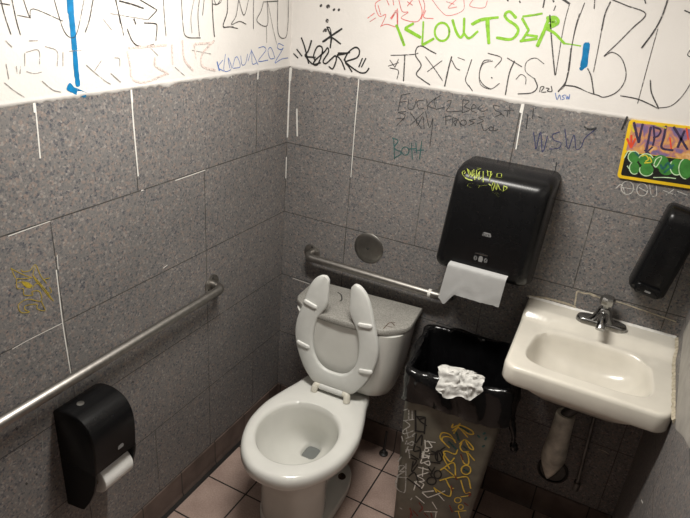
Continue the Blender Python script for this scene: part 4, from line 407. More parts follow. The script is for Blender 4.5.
# ------------------------------------------------------------------ toilet
TR = math.radians(2.5)
TX = .425
t = empty('toilet', (TX, 0, 0), 'white ceramic toilet in the corner with its seat raised against the tank', 'toilet', TR)
NB = 80
def egg(cv, a, bf, bb, z, nf=2.0, nb=3.2, n=NB, waist=1.0, cu=0):
    out = []
    for i in range(n):
        th = 2*PI*i/n; s, c = math.sin(th), math.cos(th)
        e = nb+(nf-nb)*ss(-.25, .25, c)
        u = a*math.copysign(abs(s)**(2/e), s); v = cv+(bf if c > 0 else bb)*math.copysign(abs(c)**(2/e), c)
        if waist < 1: u *= waist+(1-waist)*ss(.36, .58, v)
        out.append((u+cu, -v, z))
    return out
RIM = smooth_path([(0, .802, 0), (.045, .797, 0), (.088, .780, 0), (.140, .735, 0), (.182, .665, 0), (.206, .59, 0), (.212, .52, 0), (.207, .45, 0), (.185, .36, 0), (.163, .29, 0), (.152, .24, 0), (.146, .215, 0), (.125, .200, 0), (.06, .200, 0), (0, .200, 0)], 12)
def resample(P, n):
    L = [0]
    for a, b in zip(P, P[1:]): L.append(L[-1]+(b-a).length)
    out = []; j = 0
    for i in range(n+1):
        d = L[-1]*i/n
        while j < len(L)-2 and L[j+1] < d: j += 1
        f = (d-L[j])/max(1e-9, L[j+1]-L[j]); out.append(P[j].lerp(P[j+1], max(0, min(1, f))))
    return out
RH = resample(RIM, NB//2)
RIMF = [(p.x, p.y) for p in RH]+[(-p.x, p.y) for p in reversed(RH[1:-1])]
def rim(g, z, sa=1.0, sv=1.0):
    return [(u*(1-g/.21)*sa, -(.50+(v-.50)*(1-g/.30)*sv), z) for u, v in RIMF]
bm = bmesh.new()
loft(bm, [egg(.43, 0.153, .245, .225, .0006, 2.6, 2.8, cu=-.008), egg(.43, 0.153, .245, .225, .030, 2.6, 2.8, cu=-.008), egg(.43, 0.147, .239, .219, .037, 2.6, 2.8, cu=-.008), egg(.435, 0.142, .234, .210, .040, 2.6, 2.8, waist=.50, cu=-.012), egg(.435, 0.142, .232, .207, .055, 2.6, 2.8, waist=.47, cu=-.012),
    egg(.44, 0.142, .228, .205, .10, 2.8, 2.6, waist=.47, cu=-.012), egg(.45, 0.138, .222, .21, .20, 2.8, 2.6, waist=.5, cu=-.012), egg(.465, 0.141, .230, .225, .265, 2.5, 2.7, waist=.7, cu=-.010), egg(.48, .145, .250, .245, .315, 2.1, 3),
    rim(.042, .345), rim(.012, .364), rim(.003, .375), rim(0, .388), rim(0, .405), rim(.003, .417), rim(.010, .425), rim(.020, .4285), rim(.034, .4295),
    egg(.552, .160, .186, .182, .4285, 2, 2.1, cu=-.008), egg(.555, .153, .175, .172, .425, 2, 2.1, cu=-.008), egg(.555, .149, .169, .167, .414, 2, 2.1, cu=-.008), egg(.553, .147, .168, .166, .395, 2, 2.1, cu=-.008), egg(.54, .138, .160, .158, .345, 2, 2.1, cu=-.008), egg(.512, .119, .148, .140, .295, 2, 2.1, cu=-.010),
    egg(.465, .088, .120, .105, .25, 2, 2.2, cu=-.014), egg(.43, .058, .085, .070, .222, 2.2, 2.4, cu=-.016), egg(.405, .040, .054, .048, .209, 3, 3, cu=-.018), egg(.40, .033, .045, .041, .200, 3.4, 3.4, cu=-.018), egg(.40, .030, .041, .037, .165, 3.4, 3.4, cu=-.018)], True, True)
obj('bowl', bm, 'ceramic', t, 50)
bm = bmesh.new(); loft(bm, [egg(.40, .0315, .043, .039, .186, 3.4, 3.4, cu=-.018)], False, True); obj('water', bm, 'water', t)
for s in (1, -1):
    bm = bmesh.new(); lathe(bm, [(.017, 0), (.017, .004), (.010, .006), (.010, .014), (.006, .016)], (s*.103-.008, -.315, .0385), n=16); o = obj('floor_bolt', bm, 'rustm', t); o['label'] = 'rusty floor bolt'
TKR = math.radians(2.2)
def tk(p):          # the tank sits a touch askew on the bowl
    x, y = p[0], p[1]+.15; c, s = math.cos(TKR), math.sin(TKR)
    return (x*c-y*s+.024, x*s+y*c-.163, p[2])
def tank_ring(a, v0, v1, z, r, bow=.012, n=10):
    p = rrect(0, -(v0+v1)/2, a, (v1-v0)/2, [.02, .02, r, r], n)
    return [tk((x, y-bow*(1-(x/a)**2)*ss(-(v0+v1)/2, -v1, y), z)) for x, y in p]
bm = bmesh.new()
loft(bm, [tank_ring(.15, .06, .20, .431, .06), tank_ring(.175, .045, .225, .437, .07), tank_ring(.196, .035, .24, .455, .075), tank_ring(.208, .03, .25, .49, .075), tank_ring(.218, .026, .256, .60, .075), tank_ring(.231, .022, .266, .757, .075)], True, True)
obj('tank', bm, 'ceramic', t, 50)
def lid_ring(g, z):
    half = [(-.244+g, -.022-g), (-.244+g, -.185), (-.232+g*.8, -.215+g*.3), (-.172+g*.4, -.268+g), (-.150, -.276+g), (-.08, -.284+g), (0, -.287+g)]
    full = half+[(-x, y) for x, y in reversed(half[:-1])]
    return [tk((x, y, z)) for x, y in full]
bm = bmesh.new(); loft(bm, [lid_ring(.014, .7575), lid_ring(.003, .760), lid_ring(0, .765), lid_ring(0, .778), lid_ring(.003, .7835), lid_ring(.008, .785)], True, True)
lid = obj('tank_lid', bm, 'lid', t, 40); lid['label'] = 'grimy grey speckled tank lid with cut corners'
inv = (Matrix.Translation((TX, 0, 0)) @ Matrix.Rotation(TR, 4, 'Z')).inverted()
for e in graf(lambda e: e[0] == 'Z'):
    mark(e, lambda p, o: inv @ Vector((p[0], p[1], .7852+o)), lid, .0004)
# raised horseshoe seat
SO = [(0, 0), (.0, .05), (.002, .085), (.02, .107), (.055, .134), (.10, .157), (.15, .174), (.20, .181), (.25, .176), (.30, .161), (.35, .145), (.40, .128), (.43, .112), (.448, .095), (.458, .078), (.459, .062)]
SI = [(.070, 0), (.072, .025), (.078, .045), (.092, .066), (.12, .086), (.15, .096), (.19, .100), (.23, .097), (.27, .088), (.30, .073), (.33, .054), (.355, .046), (.39, .045), (.42, .045), (.442, .046), (.453, .053)]
o_s = smooth_path([(h, a, 0) for h, a in SO], 3); i_s = smooth_path([(h, a, 0) for h, a in SI], 3)
outer = [(-p.y, p.x) for p in reversed(o_s[1:])]+[(p.y, p.x) for p in o_s]; inner = [(-p.y, p.x) for p in reversed(i_s[1:])]+[(p.y, p.x) for p in i_s]
SC, SV, SZ, LEAN = .008, .296, .464, math.radians(1.0)
HS = 1.06
def seat_pt(u, h, d): h = h*HS; return Vector((SC+u-.012*h, -(SV-math.sin(LEAN)*h+d), SZ+h*math.cos(LEAN)))
bm = bmesh.new(); rings = []
for (a, b), (c, d) in zip(outer, inner):
    A, B = Vector((a, b)), Vector((c, d)); ring = []
    for f, th in ((0, .002), (.03, .0075), (.10, .0105), (.5, .0115), (.9, .0105), (.97, .0075), (1, .002), (1, -.003), (.96, -.006), (.5, -.007), (.04, -.006), (0, -.003)):
        q = A.lerp(B, f); ring.append(seat_pt(q.x, q.y, th))
    rings.append(ring)
loft(bm, rings, True, True); seat = obj('seat', bm, 'seat', t, 50); seat['label'] = 'raised open-front horseshoe seat showing its underside'
for u, h, a in ((-.115, .335, -14), (-.138, .155, -10), (.118, .315, 8), (.139, .128, 10)):
    bm = bmesh.new(); ca, sa = math.cos(math.radians(a)), math.sin(math.radians(a)); rings = []
    for k, (f, d) in enumerate(((1, .010), (1, .0145), (.86, .0175), (.6, .0185))):
        rings.append([seat_pt(u+(x*ca-y*sa)*f, h+(x*sa+y*ca)*f, d) for x, y in rrect(0, 0, .030, .008, .008, 5)])
    loft(bm, rings); obj('bumper', bm, 'bumper', seat)
hg = bmesh.new(); tube(hg, [(SC-.050, -SV-.004, .457), (SC+.050, -SV-.004, .457)], .0155, 14); hb = obj('hinge_bar', hg, 'seat', t)
for s in (-1, 1):
    bm = bmesh.new(); tube(bm, smooth_path([(SC+s*.074, -SV-.018, .4285), (SC+s*.072, -SV-.012, .447), (SC+s*.068, -SV-.006, .456), (SC+s*.052, -SV-.004, .457)], 5), .0145, 14); obj('hinge', bm, 'hinge', t)
# stains: small fitting on the floor behind
t2 = empty('floor_fitting', (.618, -.048, 0), 'small dark pipe fitting on the floor against the base tiles, between toilet and trash bin', 'pipe fitting')
bm = bmesh.new(); lathe(bm, [(.021, .0008), (.021, .006), (.012, .012), (.012, .02), (.006, .024)], (0, 0, 0), n=18); obj('flange', bm, 'ring', t2)
bm = bmesh.new(); tube(bm, [(0, 0, .02), (-.002, .008, .06), (-.004, .012, .12)], .0055, 10); obj('pipe', bm, 'pipe_dark', t2)

# ------------------------------------------------------------------ grab bars
def grab_bar(name, label, group, p0, p1, nrm, r=.0165, off=.054, fl=.039):
    root = empty(name, p0, label, 'grab bar', 0, group); p0, p1, n = Vector(p0), Vector(p1), Vector(nrm); d = (p1-p0).normalized(); L = (p1-p0).length
    path = [n*.004, n*(off-.03)]
    for k in range(1, 7):
        a = PI/2*k/7; path.append(n*(off-.03+.03*math.sin(a))+d*(.03-.03*math.cos(a)))
    path += [n*off+d*.03, n*off+d*(L-.03)]
    for k in range(1, 7):
        a = PI/2*k/7; path.append(n*(off-.03+.03*math.cos(a))+d*(L-.03+.03*math.sin(a)))
    path += [n*(off-.03)+d*L, n*.004+d*L]
    bm = bmesh.new(); tube(bm, path, r, 20); obj('bar', bm, 'steel', root)
    for q in (0, L):
        bm = bmesh.new(); lathe(bm, [(fl, .0005), (fl, .003), (fl*.86, .006), (r*1.15, .0065)], d*q, n, 28); f = obj('flange', bm, 'steel', root)
        for k in range(3):
            a = 2*PI*k/3+.5; x, y = frame(n); c = d*q+(x*math.cos(a)+y*math.sin(a))*fl*.72
            bm = bmesh.new(); lathe(bm, [(.0042, .006), (.0042, .0078), (.0025, .0086)], c, n, 10); obj('screw', bm, 'pipe_dark', f)
    return root
grab_bar('grab_bar', 'long steel grab bar on the left wall above the tissue dispenser', None, (0, -.497, .887), (0, -1.56, .887), (1, 0, 0))
gb = grab_bar('grab_bar', 'short steel grab bar on the back wall behind the toilet tank', None, (.153, 0, .880), (.775, 0, .880), (0, -1, 0))
bm = bmesh.new(); lathe(bm, [(.0172, -.006), (.0172, .006)], (.567, -.054, 0), (1, 0, 0), 20, False, False); o = obj('worn_band', bm, 'caulk', gb); o['label'] = 'pale worn ring of old tape'
t = empty('wall_cover_plate', (.418, 0, .974), 'round steel cover plate on the back wall above the tank', 'cover plate')
bm = bmesh.new(); lathe(bm, [(.0655, .0005), (.0655, .003), (.062, .0055), (.05, .0075), (.03, .009), (.001, .0095)], (0, 0, 0), (0, -1, 0), 40); obj('plate', bm, 'dull_steel', t)
bm = bmesh.new(); lathe(bm, [(.006, .009), (.006, .011), (.003, .012)], (0, 0, 0), (0, -1, 0), 14); obj('screw', bm, 'pipe_dark', t)

# ------------------------------------------------------------------ paper towel dispenser
t = empty('paper_towel_dispenser', (.93, 0, 1.0), 'large glossy black paper towel dispenser on the back wall', 'paper towel dispenser')
X0, X1 = .765, 1.089; bm = bmesh.new(); rings = []
def shx(x, z):          # hung slightly askew, a little wider at the foot
    h = (z-1.0)/.42
    return x+.018*(h-.55)-(.012*(1-h) if x < .93 else 0)*min(1, abs(x-.93)/.1)
for y, z0, z1, ins, r in ((-.0006, 1.005, 1.420, .004, .026), (-.006, 1.002, 1.424, 0, .028), (-.10, 1.035, 1.429, 0, .030), (-.15, 1.055, 1.422, .002, .033), (-.172, 1.066, 1.411, .006, .034), (-.186, 1.076, 1.396, .014, .033), (-.195, 1.088, 1.374, .028, .032)):
    hx = (X1-X0)/2-ins; rings.append([(shx(x+(X0+X1)/2, zz+.014*ss(1.1, 1.4, zz))-.93, y, zz+.014*ss(1.1, 1.4, zz)-1.0) for x, zz in rrect(0, (z0+z1)/2, hx, (z1-z0)/2, r, 8)])
loft(bm, rings); cov = obj('cover', bm, 'black', t, 60)
bm = bmesh.new(); tube(bm, [(.035-.03, -.150, .4205), (.035-.03, -.150, .4222)], .006, 14); obj('lock', bm, 'dull_steel', t)
bm = bmesh.new(); loft(bm, [[(x-.93, y, zz-1.0) for x, zz in rrect(.9185, 1.138, .027*f, .0185*f, .006, 4)] for y, f in ((-.1945, 1), (-.197, 1), (-.1978, .94))]); sp = obj('sensor_panel', bm, 'black', t)
def icon(poly, mat, name, y, par):
    bm = bmesh.new(); bm.faces.new([bm.verts.new((x-.93, y, z-1.0)) for x, z in poly]); return obj(name, bm, mat, par, recalc=False)
def ic(cx, cz, rx, rz, n=16): return [(cx+rx*math.cos(2*PI*k/n), cz+rz*math.sin(2*PI*k/n)) for k in range(n)]
icon([(.9125, 1.128), (.9245, 1.128), (.9265, 1.138), (.925, 1.146), (.9215, 1.1495), (.9155, 1.1495), (.912, 1.146), (.911, 1.137)], 'logo', 'hand_symbol', -.1982, sp)
for cx in (.9005, .9365):
    bm = bmesh.new()
    for r in (.0035, .0065):
        ribbon(bm, [Vector((cx+r*.8*math.cos(a*PI/6), 1.138+r*1.2*math.sin(a*PI/6))) for a in range(13)], .0014, lambda p, o: Vector((p[0]-.93, -.1981-o, p[1]-1.0)), 0)
    obj('wave_symbol', bm, 'logo', sp, recalc=False)
bm = bmesh.new(); box(bm, -.033, .010, -.1984, -.1975, .1545, .158, .0004); obj('sensor_strip', bm, 'chrome', sp)
lg = icon([(.908, 1.2225), (.936, 1.2225), (.9385, 1.2265), (.935, 1.2365), (.914, 1.2365), (.908, 1.232)], 'logo', 'logo_plate', -.1954, cov)
bm = bmesh.new()
for st in ([(.910, 1.233), (.910, 1.2255), (.9135, 1.2245)], [(.908, 1.231), (.9135, 1.231)], [(.9165+.0032*math.cos(k*PI/5), 1.2275+.0035*math.sin(k*PI/5)) for k in range(11)], [(.923, 1.2315), (.923, 1.224)], [(.923, 1.229), (.926, 1.2312)], [(.929, 1.235), (.929, 1.224)], [(.9335, 1.2312), (.9295, 1.2275), (.934, 1.224)]):
    ribbon(bm, [Vector(p) for p in st], .0014, lambda p, o: Vector((p[0]-.93, -.1957, p[1]-1.0)), 0)
obj('logo_lettering', bm, 'black_matte', lg, recalc=False)
for e in graf(lambda e: e[0] == 'disp'):
    mark_split(e, lambda p, o: Vector((p[0]-.93, p[2]-o-(.0018 if p[2] > -.1945 else 0), p[1]-1.0+(.0028 if p[2] > -.19 else 0))), cov, .0006)
# hanging towel
bm = bmesh.new(); nx, nz = 34, 18; grid = []
for j in range(nz+1):
    row = []
    for i in range(nx+1):
        f = i/nx; g = j/nz
        bot = .986+.003*noise.noise((f*14, 1, 0))+.002*noise.noise((f*40, 1, 0))
        if f < .26: bot -= .048*ss(.28, .10, f)*(1-.35*ss(.1, 0, f))
        top = 1.1035
        if g < .22:
            q = g/.22; y = -.1972-.018*math.sin(q*PI/2); z = top-.012*(1-math.cos(q*PI/2))
        else:
            q = (g-.22)/.78; y = -.2152+.004*q; z = top-.012+(bot-top+.012)*q
        x = .797+.216*f+(1-g)*(.020-.012*f)
        row.append(bm.verts.new((x, y-.003*math.sin(f*PI)*g+.002*g*noise.noise((f*5, g*4, 2)), z)))
    grid.append(row)
for j in range(nz):
    for i in range(nx): bm.faces.new((grid[j][i], grid[j][i+1], grid[j+1][i+1], grid[j+1][i]))
o = tag(obj('paper_towel', bm, 'paper_grey', None, 60), 'torn grey-white paper towel hanging from the black towel dispenser', 'paper towel')

# ------------------------------------------------------------------ tissue dispenser on the left wall
PY0, PY1 = -1.21, -1.053; YC = (PY0+PY1)/2
t = empty('toilet_tissue_dispenser', (0, YC, .41), 'black curved toilet tissue dispenser on the left wall below the grab bar', 'tissue dispenser')
prof = smooth_path([(.0006, .776, 0), (.03, .790, 0), (.075, .795, 0), (.118, .782, 0), (.143, .752, 0), (.153, .71, 0), (.152, .655, 0), (.148, .605, 0)], 5)
def cheek(p): return p
hw = (PY1-PY0)/2
bm = bmesh.new(); inner_p = [(max(.0006, x-.012*(1 if k > 3 else 0)), z-.012) for k, (x, z, _) in enumerate(prof)]
rings = []
for s, g in ((-hw, .004), (-hw+.004, 0), (hw-.004, 0), (hw, .004)):
    c = Vector((.06, .70)); ring = []
    for x, z, _ in prof: ring.append((x-g if x > .01 else x, s, z-g-.41))
    ring += [(.136, s, .600-.41), (.0006, s, .600-.41)]
    rings.append(ring)
loft(bm, rings); cov = obj('cover', bm, 'black', t, 40)
for s, nm in ((-1, 0), (1, 1)):
    pr = [(.0006, .607), (.1475, .607), (.143, .575), (.130, .527), (.105, .475), (.075, .430), (.062, .424), (.0006, .412)]
    bm = bmesh.new(); y0 = s*hw*.998; y1 = s*(hw-.007)
    loft(bm, [[(x, y, z-.41) for x, z in pr] for y in ((y0, y1))]); obj('side_cheek', bm, 'black_matte', t)
bm = bmesh.new(); box(bm, .0006, .02, -hw+.008, hw-.008, .008, .196); obj('back_plate', bm, 'black_matte', t)
bm = bmesh.new(); lathe(bm, [(.0105, 0), (.0105, .0022), (.007, .003)], (.058, -.030, .3845), (.08, 0, .99), 20); o = obj('lock', bm, 'dull_steel', t)
bm = bmesh.new(); place = lambda p, o: Vector((.1525+.0008, p[0], p[1]-.41))
bm.faces.new([bm.verts.new((.1528-.0000, y-YC, z-.41)) for y, z in ((-1.126, .640), (-1.106, .640), (-1.104, .646), (-1.108, .654), (-1.122, .654), (-1.127, .649))]); lg = obj('logo_plate', bm, 'logo', cov, recalc=False)
t2 = empty('toilet_paper_roll', (.092, -1.118, .53), 'white toilet paper roll in the black dispenser on the left wall', 'toilet paper')
bm = bmesh.new(); n = 40; rings = []
for r, y in ((.016, -.056), (.045, -.056), (.0475, -.054), (.048, 0), (.0475, .054), (.045, .056), (.016, .056), (.016, -.056)):
    rings.append([(r*math.cos(2*PI*k/n)*(1+.012*math.sin(3*2*PI*k/n)), y, r*math.sin(2*PI*k/n)) for k in range(n)])
loft(bm, rings, False, False); obj('paper', bm, 'paper', t2, 50)
bm = bmesh.new(); lathe(bm, [(.0158, -.057), (.0158, .057)], (0, 0, 0), (0, 1, 0), 20); obj('core', bm, 'core', t2)

# ------------------------------------------------------------------ sink
t = empty('sink', (1.335, 0, .86), 'white stained wall-mounted sink in the right corner', 'sink')
SX0, SX1, SY = 1.080, 1.5815, -.452
def zdeck(x, y):
    z = .926+.030*ss(-.125, -.088, y)
    if y > -.125 or True:
        for cx in (1.165, 1.505):
            z -= .006*math.exp(-((x-cx)/.022)**2-((y+.165)/.03)**2)
    return z
def rr(g, yb, r, z, k=14):
    x0, x1, y0, y1 = SX0+g, SX1-g*.6, SY+g, yb
    p = rrect((x0+x1)/2, (y0+y1)/2, (x1-x0)/2, (y1-y0)/2, [.006, .006, r, r], k)
    # denser sampling along straight edges so that the step in the deck can follow
    out = []
    for i in range(len(p)):
        a, b = Vector(p[i]), Vector(p[(i+1) % len(p)])
        m_ = 70 if (a-b).length > .1 else 1
        for q in range(m_): out.append(a.lerp(b, q/m_))
    return [(v.x-1.335+.018*(-v.y/.45)*ss(1.3, 1.08, v.x), v.y, (z(v.x, v.y) if callable(z) else z)-.86) for v in out]
outer = rr(0, -.0006, .045, 0)
nO = len(outer)
cI = Vector((1.335, -.272))
def opening(sx, sy, e, z, cx=1.335, cy=-.272, taper=.0):
    out = []
    for p in outer:
        a = math.atan2((p[1]+.272)/.128, (p[0]+1.335-cx)/.186); c, s = math.cos(a), math.sin(a)
        # superellipse with matching direction
        k = (abs(c)**e+abs(s)**e)**(-1/e); x = cx+sx*c*k; y = cy+sy*s*k
        x += taper*(-(y-cy))*(x-cx)/sx
        out.append((x-1.335, y, z-.86))
    return out
def blend(A, B, f):
    out = []
    for p, q in zip(A, B):
        x, y = p[0]+(q[0]-p[0])*f, p[1]+(q[1]-p[1])*f
        out.append((x, y, zdeck(x+1.335, y)-.86))
    return out
rim_in = opening(.186, .128, 4.2, .9, taper=.09)
bm = bmesh.new(); rings = []
# underside bowl up to the apron
rings += [[(p[0]*k, (p[1]+.25)*k-.25, z-.86) for p in outer] for k, z in ((.25, .765), (.5, .78), (.68, .815), (.74, .845), (.80, .858))]
rings += [rr(.012, -.001, .04, .859), rr(.003, -.0006, .045, .861), rr(0, -.0006, .045, .869), rr(0, -.0006, .045, lambda x, y: zdeck(x, y)-.014), rr(.003, -.0008, .045, lambda x, y: zdeck(x, y)-.004), rr(.010, -.003, .042, zdeck)]
top = rings[-1]
for f in (.1, .2, .3, .4, .5, .6, .7, .8, .9, .97): rings.append(blend(top, rim_in, f))
rings += [opening(.184, .126, 4.2, .922, taper=.09), opening(.180, .122, 4.1, .912, taper=.09), opening(.176, .118, 4, .895, taper=.08), opening(.165, .108, 3.6, .862, taper=.05, cy=-.270), opening(.14, .09, 3, .835, taper=.02, cy=-.266), opening(.10, .062, 2.5, .820, cy=-.262), opening(.045, .035, 2, .813, cy=-.26), opening(.022, .022, 2, .811, cy=-.26)]
loft(bm, rings, True, True); obj('basin', bm, 'ceramic_sink', t, 55)
bm = bmesh.new(); lathe(bm, [(.024, 0), (.024, .002), (.019, .003), (.017, .0005)], (0, -.26, .811-.8602), n=24); obj('drain', bm, 'dull_steel', t)
# caulk along the walls
bm = bmesh.new(); pts = [(1.5817, -.458+.46*i/50) for i in range(50)]; rings = []
for i, (x, y) in enumerate(pts):
    z = zdeck(1.57, y)-.86; q = .003*noise.noise((y*60, 0, 4)); rings.append([(x+.0008-1.335, y, z-.012), (x-.008+q-1.335, y, z+.0003), (x-.003+q-1.335, y, z+.005+q), (x+.0008-1.335, y, z+.007+q)])
loft(bm, rings, True, True); obj('caulk_bead', bm, 'caulk_old', t, 60)
bm = bmesh.new(); rings = []
for i in range(90):
    x = SX0+.002+(SX1-SX0-.006)*i/89; q = .004*noise.noise((x*50, 2, 1)); z = .956-.86
    rings.append([(x-1.335, -.0006, z-.003), (x-1.335, -.009-q, z+.0004), (x-1.335, -.003, z+.004+abs(q)), (x-1.335, -.0006, z+.006+abs(q))])
loft(bm, rings, True, True); obj('caulk_bead', bm, 'caulk', t, 60)
# faucet (a fitted part of the sink)
FX, FY, FZ = 1.340-1.335, -.062, .9565-.86
bm = bmesh.new(); rings = [[(FX+x*f, FY+y*f, FZ+z) for x, y in rrect(0, 0, .083, .0275, .0272, 8)] for f, z in ((1, -.003), (1, .010), (.96, .016), (.84, .019))]
loft(bm, rings); fa = obj('faucet', bm, 'chrome', t, 45)
bm = bmesh.new(); loft(bm, [[(FX+x, FY+y, FZ+z) for x, y in rrect(0, 0, a, b, min(a, b)*.9, 6)] for a, b, z in ((.048, .025, .015), (.036, .024, .025), (.026, .023, .042), (.022, .022, .06), (.018, .018, .066))]); obj('faucet_body', bm, 'chrome', fa, 50)
bm = bmesh.new(); tube(bm, smooth_path([(FX, FY-.012, FZ+.040), (FX, FY-.05, FZ+.046), (FX, FY-.085, FZ+.042), (FX, FY-.10, FZ+.030)], 5), [.0175]*5+[.016]*5+[.0145]*6, 18); obj('spout', bm, 'chrome', fa, 50)
bm = bmesh.new(); lathe(bm, [(.012, .062), (.012, .074), (.0225, .080), (.025, .088), (.0245, .102), (.021, .108), (.012, .110)], (FX, FY, FZ), n=8); obj('knob', bm, 'chrome', fa, 20)
# waste pipe, trap cover and supply under the sink
bm = bmesh.new(); tube(bm, [(0, -.235, .752-.86), (0, -.22, .70-.86), (-.022, -.205, .655-.86), (-.022, -.203, .62-.86)], .019, 14); obj('tailpiece', bm, 'pipe_dark', t)
bm = bmesh.new(); tube(bm, [(-.022, -.202, z-.86) for z in (.655, .65, .61, .56, .51, .475, .45, .42, .39, .365, .352)], [.031, .033, .034, .036, .040, .0425, .042, .034, .022, .010, .003], 22, True); obj('trap_cover', bm, 'wrap', t, 60)
bm = bmesh.new(); tube(bm, smooth_path([(-.008, -.19, .47-.86), (-.008, -.12, .40-.86), (-.008, -.06, .29-.86), (-.008, -.004, .235-.86)], 5), .021, 14); obj('waste_pipe', bm, 'pipe_dark', t)
bm = bmesh.new(); lathe(bm, [(.060, .0006), (.060, .008), (.052, .011), (.050, .004)], (-.008, 0, .232-.86), (0, -1, 0), 32); fl = obj('wall_flange', bm, 'ring', t)
bm = bmesh.new(); lathe(bm, [(.050, .003), (.049, .006), (.02, .007)], (-.008, 0, .232-.86), (0, -1, 0), 32); obj('flange_face', bm, 'ringfill', fl)
bm = bmesh.new(); tube(bm, smooth_path([(.05, -.06, .94-.86-.1), (.07, -.06, .66-.86), (.082, -.045, .42-.86), (.088, -.04, .30-.86), (.09, -.038, .235-.86)], 6), .0075, 12); sp = obj('supply_hose', bm, 'pipe', t)
bm = bmesh.new(); tube(bm, [(.09, -.001, .222-.86), (.09, -.045, .222-.86)], .012, 14); tube(bm, [(.09, -.038, .212-.86), (.09, -.038, .25-.86)], .013, 12); obj('stop_valve', bm, 'pipe', t)

# ------------------------------------------------------------------ soap dispenser
t = empty('soap_dispenser', (1.380, 0, 1.116), 'black soap dispenser on the back wall above the sink', 'soap dispenser')
t.rotation_euler = (0, math.radians(9.5), 0)
bm = bmesh.new(); rings = []
for y, ins, z0, z1, r in ((-.0006, .003, .003, .300, .016), (-.004, 0, 0, .303, .018), (-.05, 0, .004, .307, .018), (-.078, .003, .010, .301, .018), (-.094, .010, .018, .287, .018), (-.102, .022, .030, .265, .016)):
    rings.append([(x, y, z) for x, z in rrect(.0585, (z0+z1)/2, .0575-ins, (z1-z0)/2, r, 6)])
loft(bm, rings); cv = obj('cover', bm, 'black', t, 60)
bm = bmesh.new(); loft(bm, [[(x, y, z) for x, z in rrect(.0585, .033, .040*f, .017*f, .012, 6)] for y, f in ((-.096, 1), (-.107, 1), (-.110, .9))]); pb = obj('push_bar', bm, 'black', t, 50)
bm = bmesh.new(); box(bm, .050, .068, -.1106, -.1100, .028, .034); obj('logo_plate', bm, 'logo', pb)

# ------------------------------------------------------------------ yellow sticker sign
a0 = math.radians(2.4)
t = empty('sticker', (1.262, 0, 1.456), 'yellow-edged graffiti-covered sticker at the upper right of the tiles', 'sticker')
def stk(u, v, y): return Vector((u*math.cos(a0)-v*math.sin(a0)*1.3, y, u*math.sin(a0)+v*math.cos(a0)))
SWd, SHt = .30, .186
def panel(u0, u1, v0, v1, r, ya, yb): 
    bm = bmesh.new(); loft(bm, [[stk(x, z, y) for x, z in rrect((u0+u1)/2, (v0+v1)/2, (u1-u0)/2, (v1-v0)/2, r, 5)] for y in (ya, yb)]); return bm
# the top edge tucks over the paint bead
obj('border', panel(0, SWd, 0, SHt, .012, -.0006, -.0100), 'yellow', t)
obj('picture', panel(.010, SWd-.010, .088, SHt-.008, .006, -.0098, -.0104), 's_print', t)
lower = obj('lower_panel', panel(.010, SWd-.010, .010, .086, .006, -.0098, -.0104), 's_black', t)
off = {'S_green': .0106, 'S_yellow': .0111, 'S_light': .0112, 'S_darkteal': .0114, 'S_red': .0108, 'S_violet': .0110}
nmz = {'S_green': 'green_bubbles', 'S_yellow': 'yellow_lines', 'S_light': 'pale_outlines', 'S_darkteal': 'teal_lines', 'S_red': 'red_flames', 'S_violet': 'violet_lettering'}
for e in graf(lambda e: e[1].startswith('S_')):
    e = list(e); e[3] = e[1].lower(); k = e[1]
    e[4] = [[wd, [[min(x, 1.54), z] for x, z in pts]] for wd, pts in e[4]]
    (mark_split if e[4] else mark)(e, lambda p, o: Vector((p[0]-1.262, -off[k]-o, p[1]-1.456)), t, 0, nmz[k])

# ------------------------------------------------------------------ trash bin, its bag and the crumpled towel
BX, BY, BR = .938, -.226, math.radians(8)
BD = 'grimy olive trash bin covered in marker scrawl between toilet and sink'
t = empty('trash_bin', (BX, BY, 0), BD, 'trash bin', BR)
def bw(z): return .140+.040*z/.76, .138+.028*z/.76
bm = bmesh.new(); rings = []
for z in (.0006, .012): 
    a, b = bw(z); rings.append([(x-.012*(1-z/.76), y, z) for x, y in rrect(0, 0, a-(.006 if z < .01 else 0), b-(.006 if z < .01 else 0), .025, 6)])
for z in (.2, .5, .735, .745):
    a, b = bw(z); rings.append([(x-.012*(1-z/.76), y, z) for x, y in rrect(0, 0, a, b, .025, 6)])
for z in (.745, .4, .03):
    a, b = bw(z); rings.append([(x-.012*(1-z/.76), y, z) for x, y in rrect(0, 0, a-.006, b-.006, .022, 6)])
loft(bm, rings, True, True); body = obj('bin_body', bm, 'bin', t, 50)
for i, e in enumerate(graf(lambda e: e[0] == 'bin')):
    mark_split(e, lambda p, o: Vector((p[0], -bw(p[1])[1]-o, p[1])), body, .0006+.0001*i)
t = empty('bin_bag', (BX, BY, 0), 'shiny black plastic bag lining the marker-covered bin', 'trash bag', BR)
K = 132
per = rrect(0, 0, 1, 1, .16, 8)
def bagring(a, b, z, amp, fr, sd, zamp=0, fz=0):
    out = []; n = len(dense)
    for i, (px_, py_) in enumerate(dense):
        th = 2*PI*i/n
        w_ = amp*(noise.noise((math.cos(th)*fr, math.sin(th)*fr, sd))+.6*noise.noise((math.cos(th)*fr*2.7, math.sin(th)*fr*2.7, sd+5)))
        zz = z+zamp*noise.noise((math.cos(th)*fz, math.sin(th)*fz, sd*.3+1))
        l = math.hypot(px_, py_)
        out.append((px_*(a+w_), py_*(b+w_), zz))
    return out
dense = []
for i in range(len(per)):
    a, b = Vector(per[i]), Vector(per[(i+1) % len(per)]); mm = 40 if (a-b).length > .5 else 1
    for q in range(mm): dense.append(tuple(a.lerp(b, q/mm)))
bm = bmesh.new(); A, B = bw(.74)
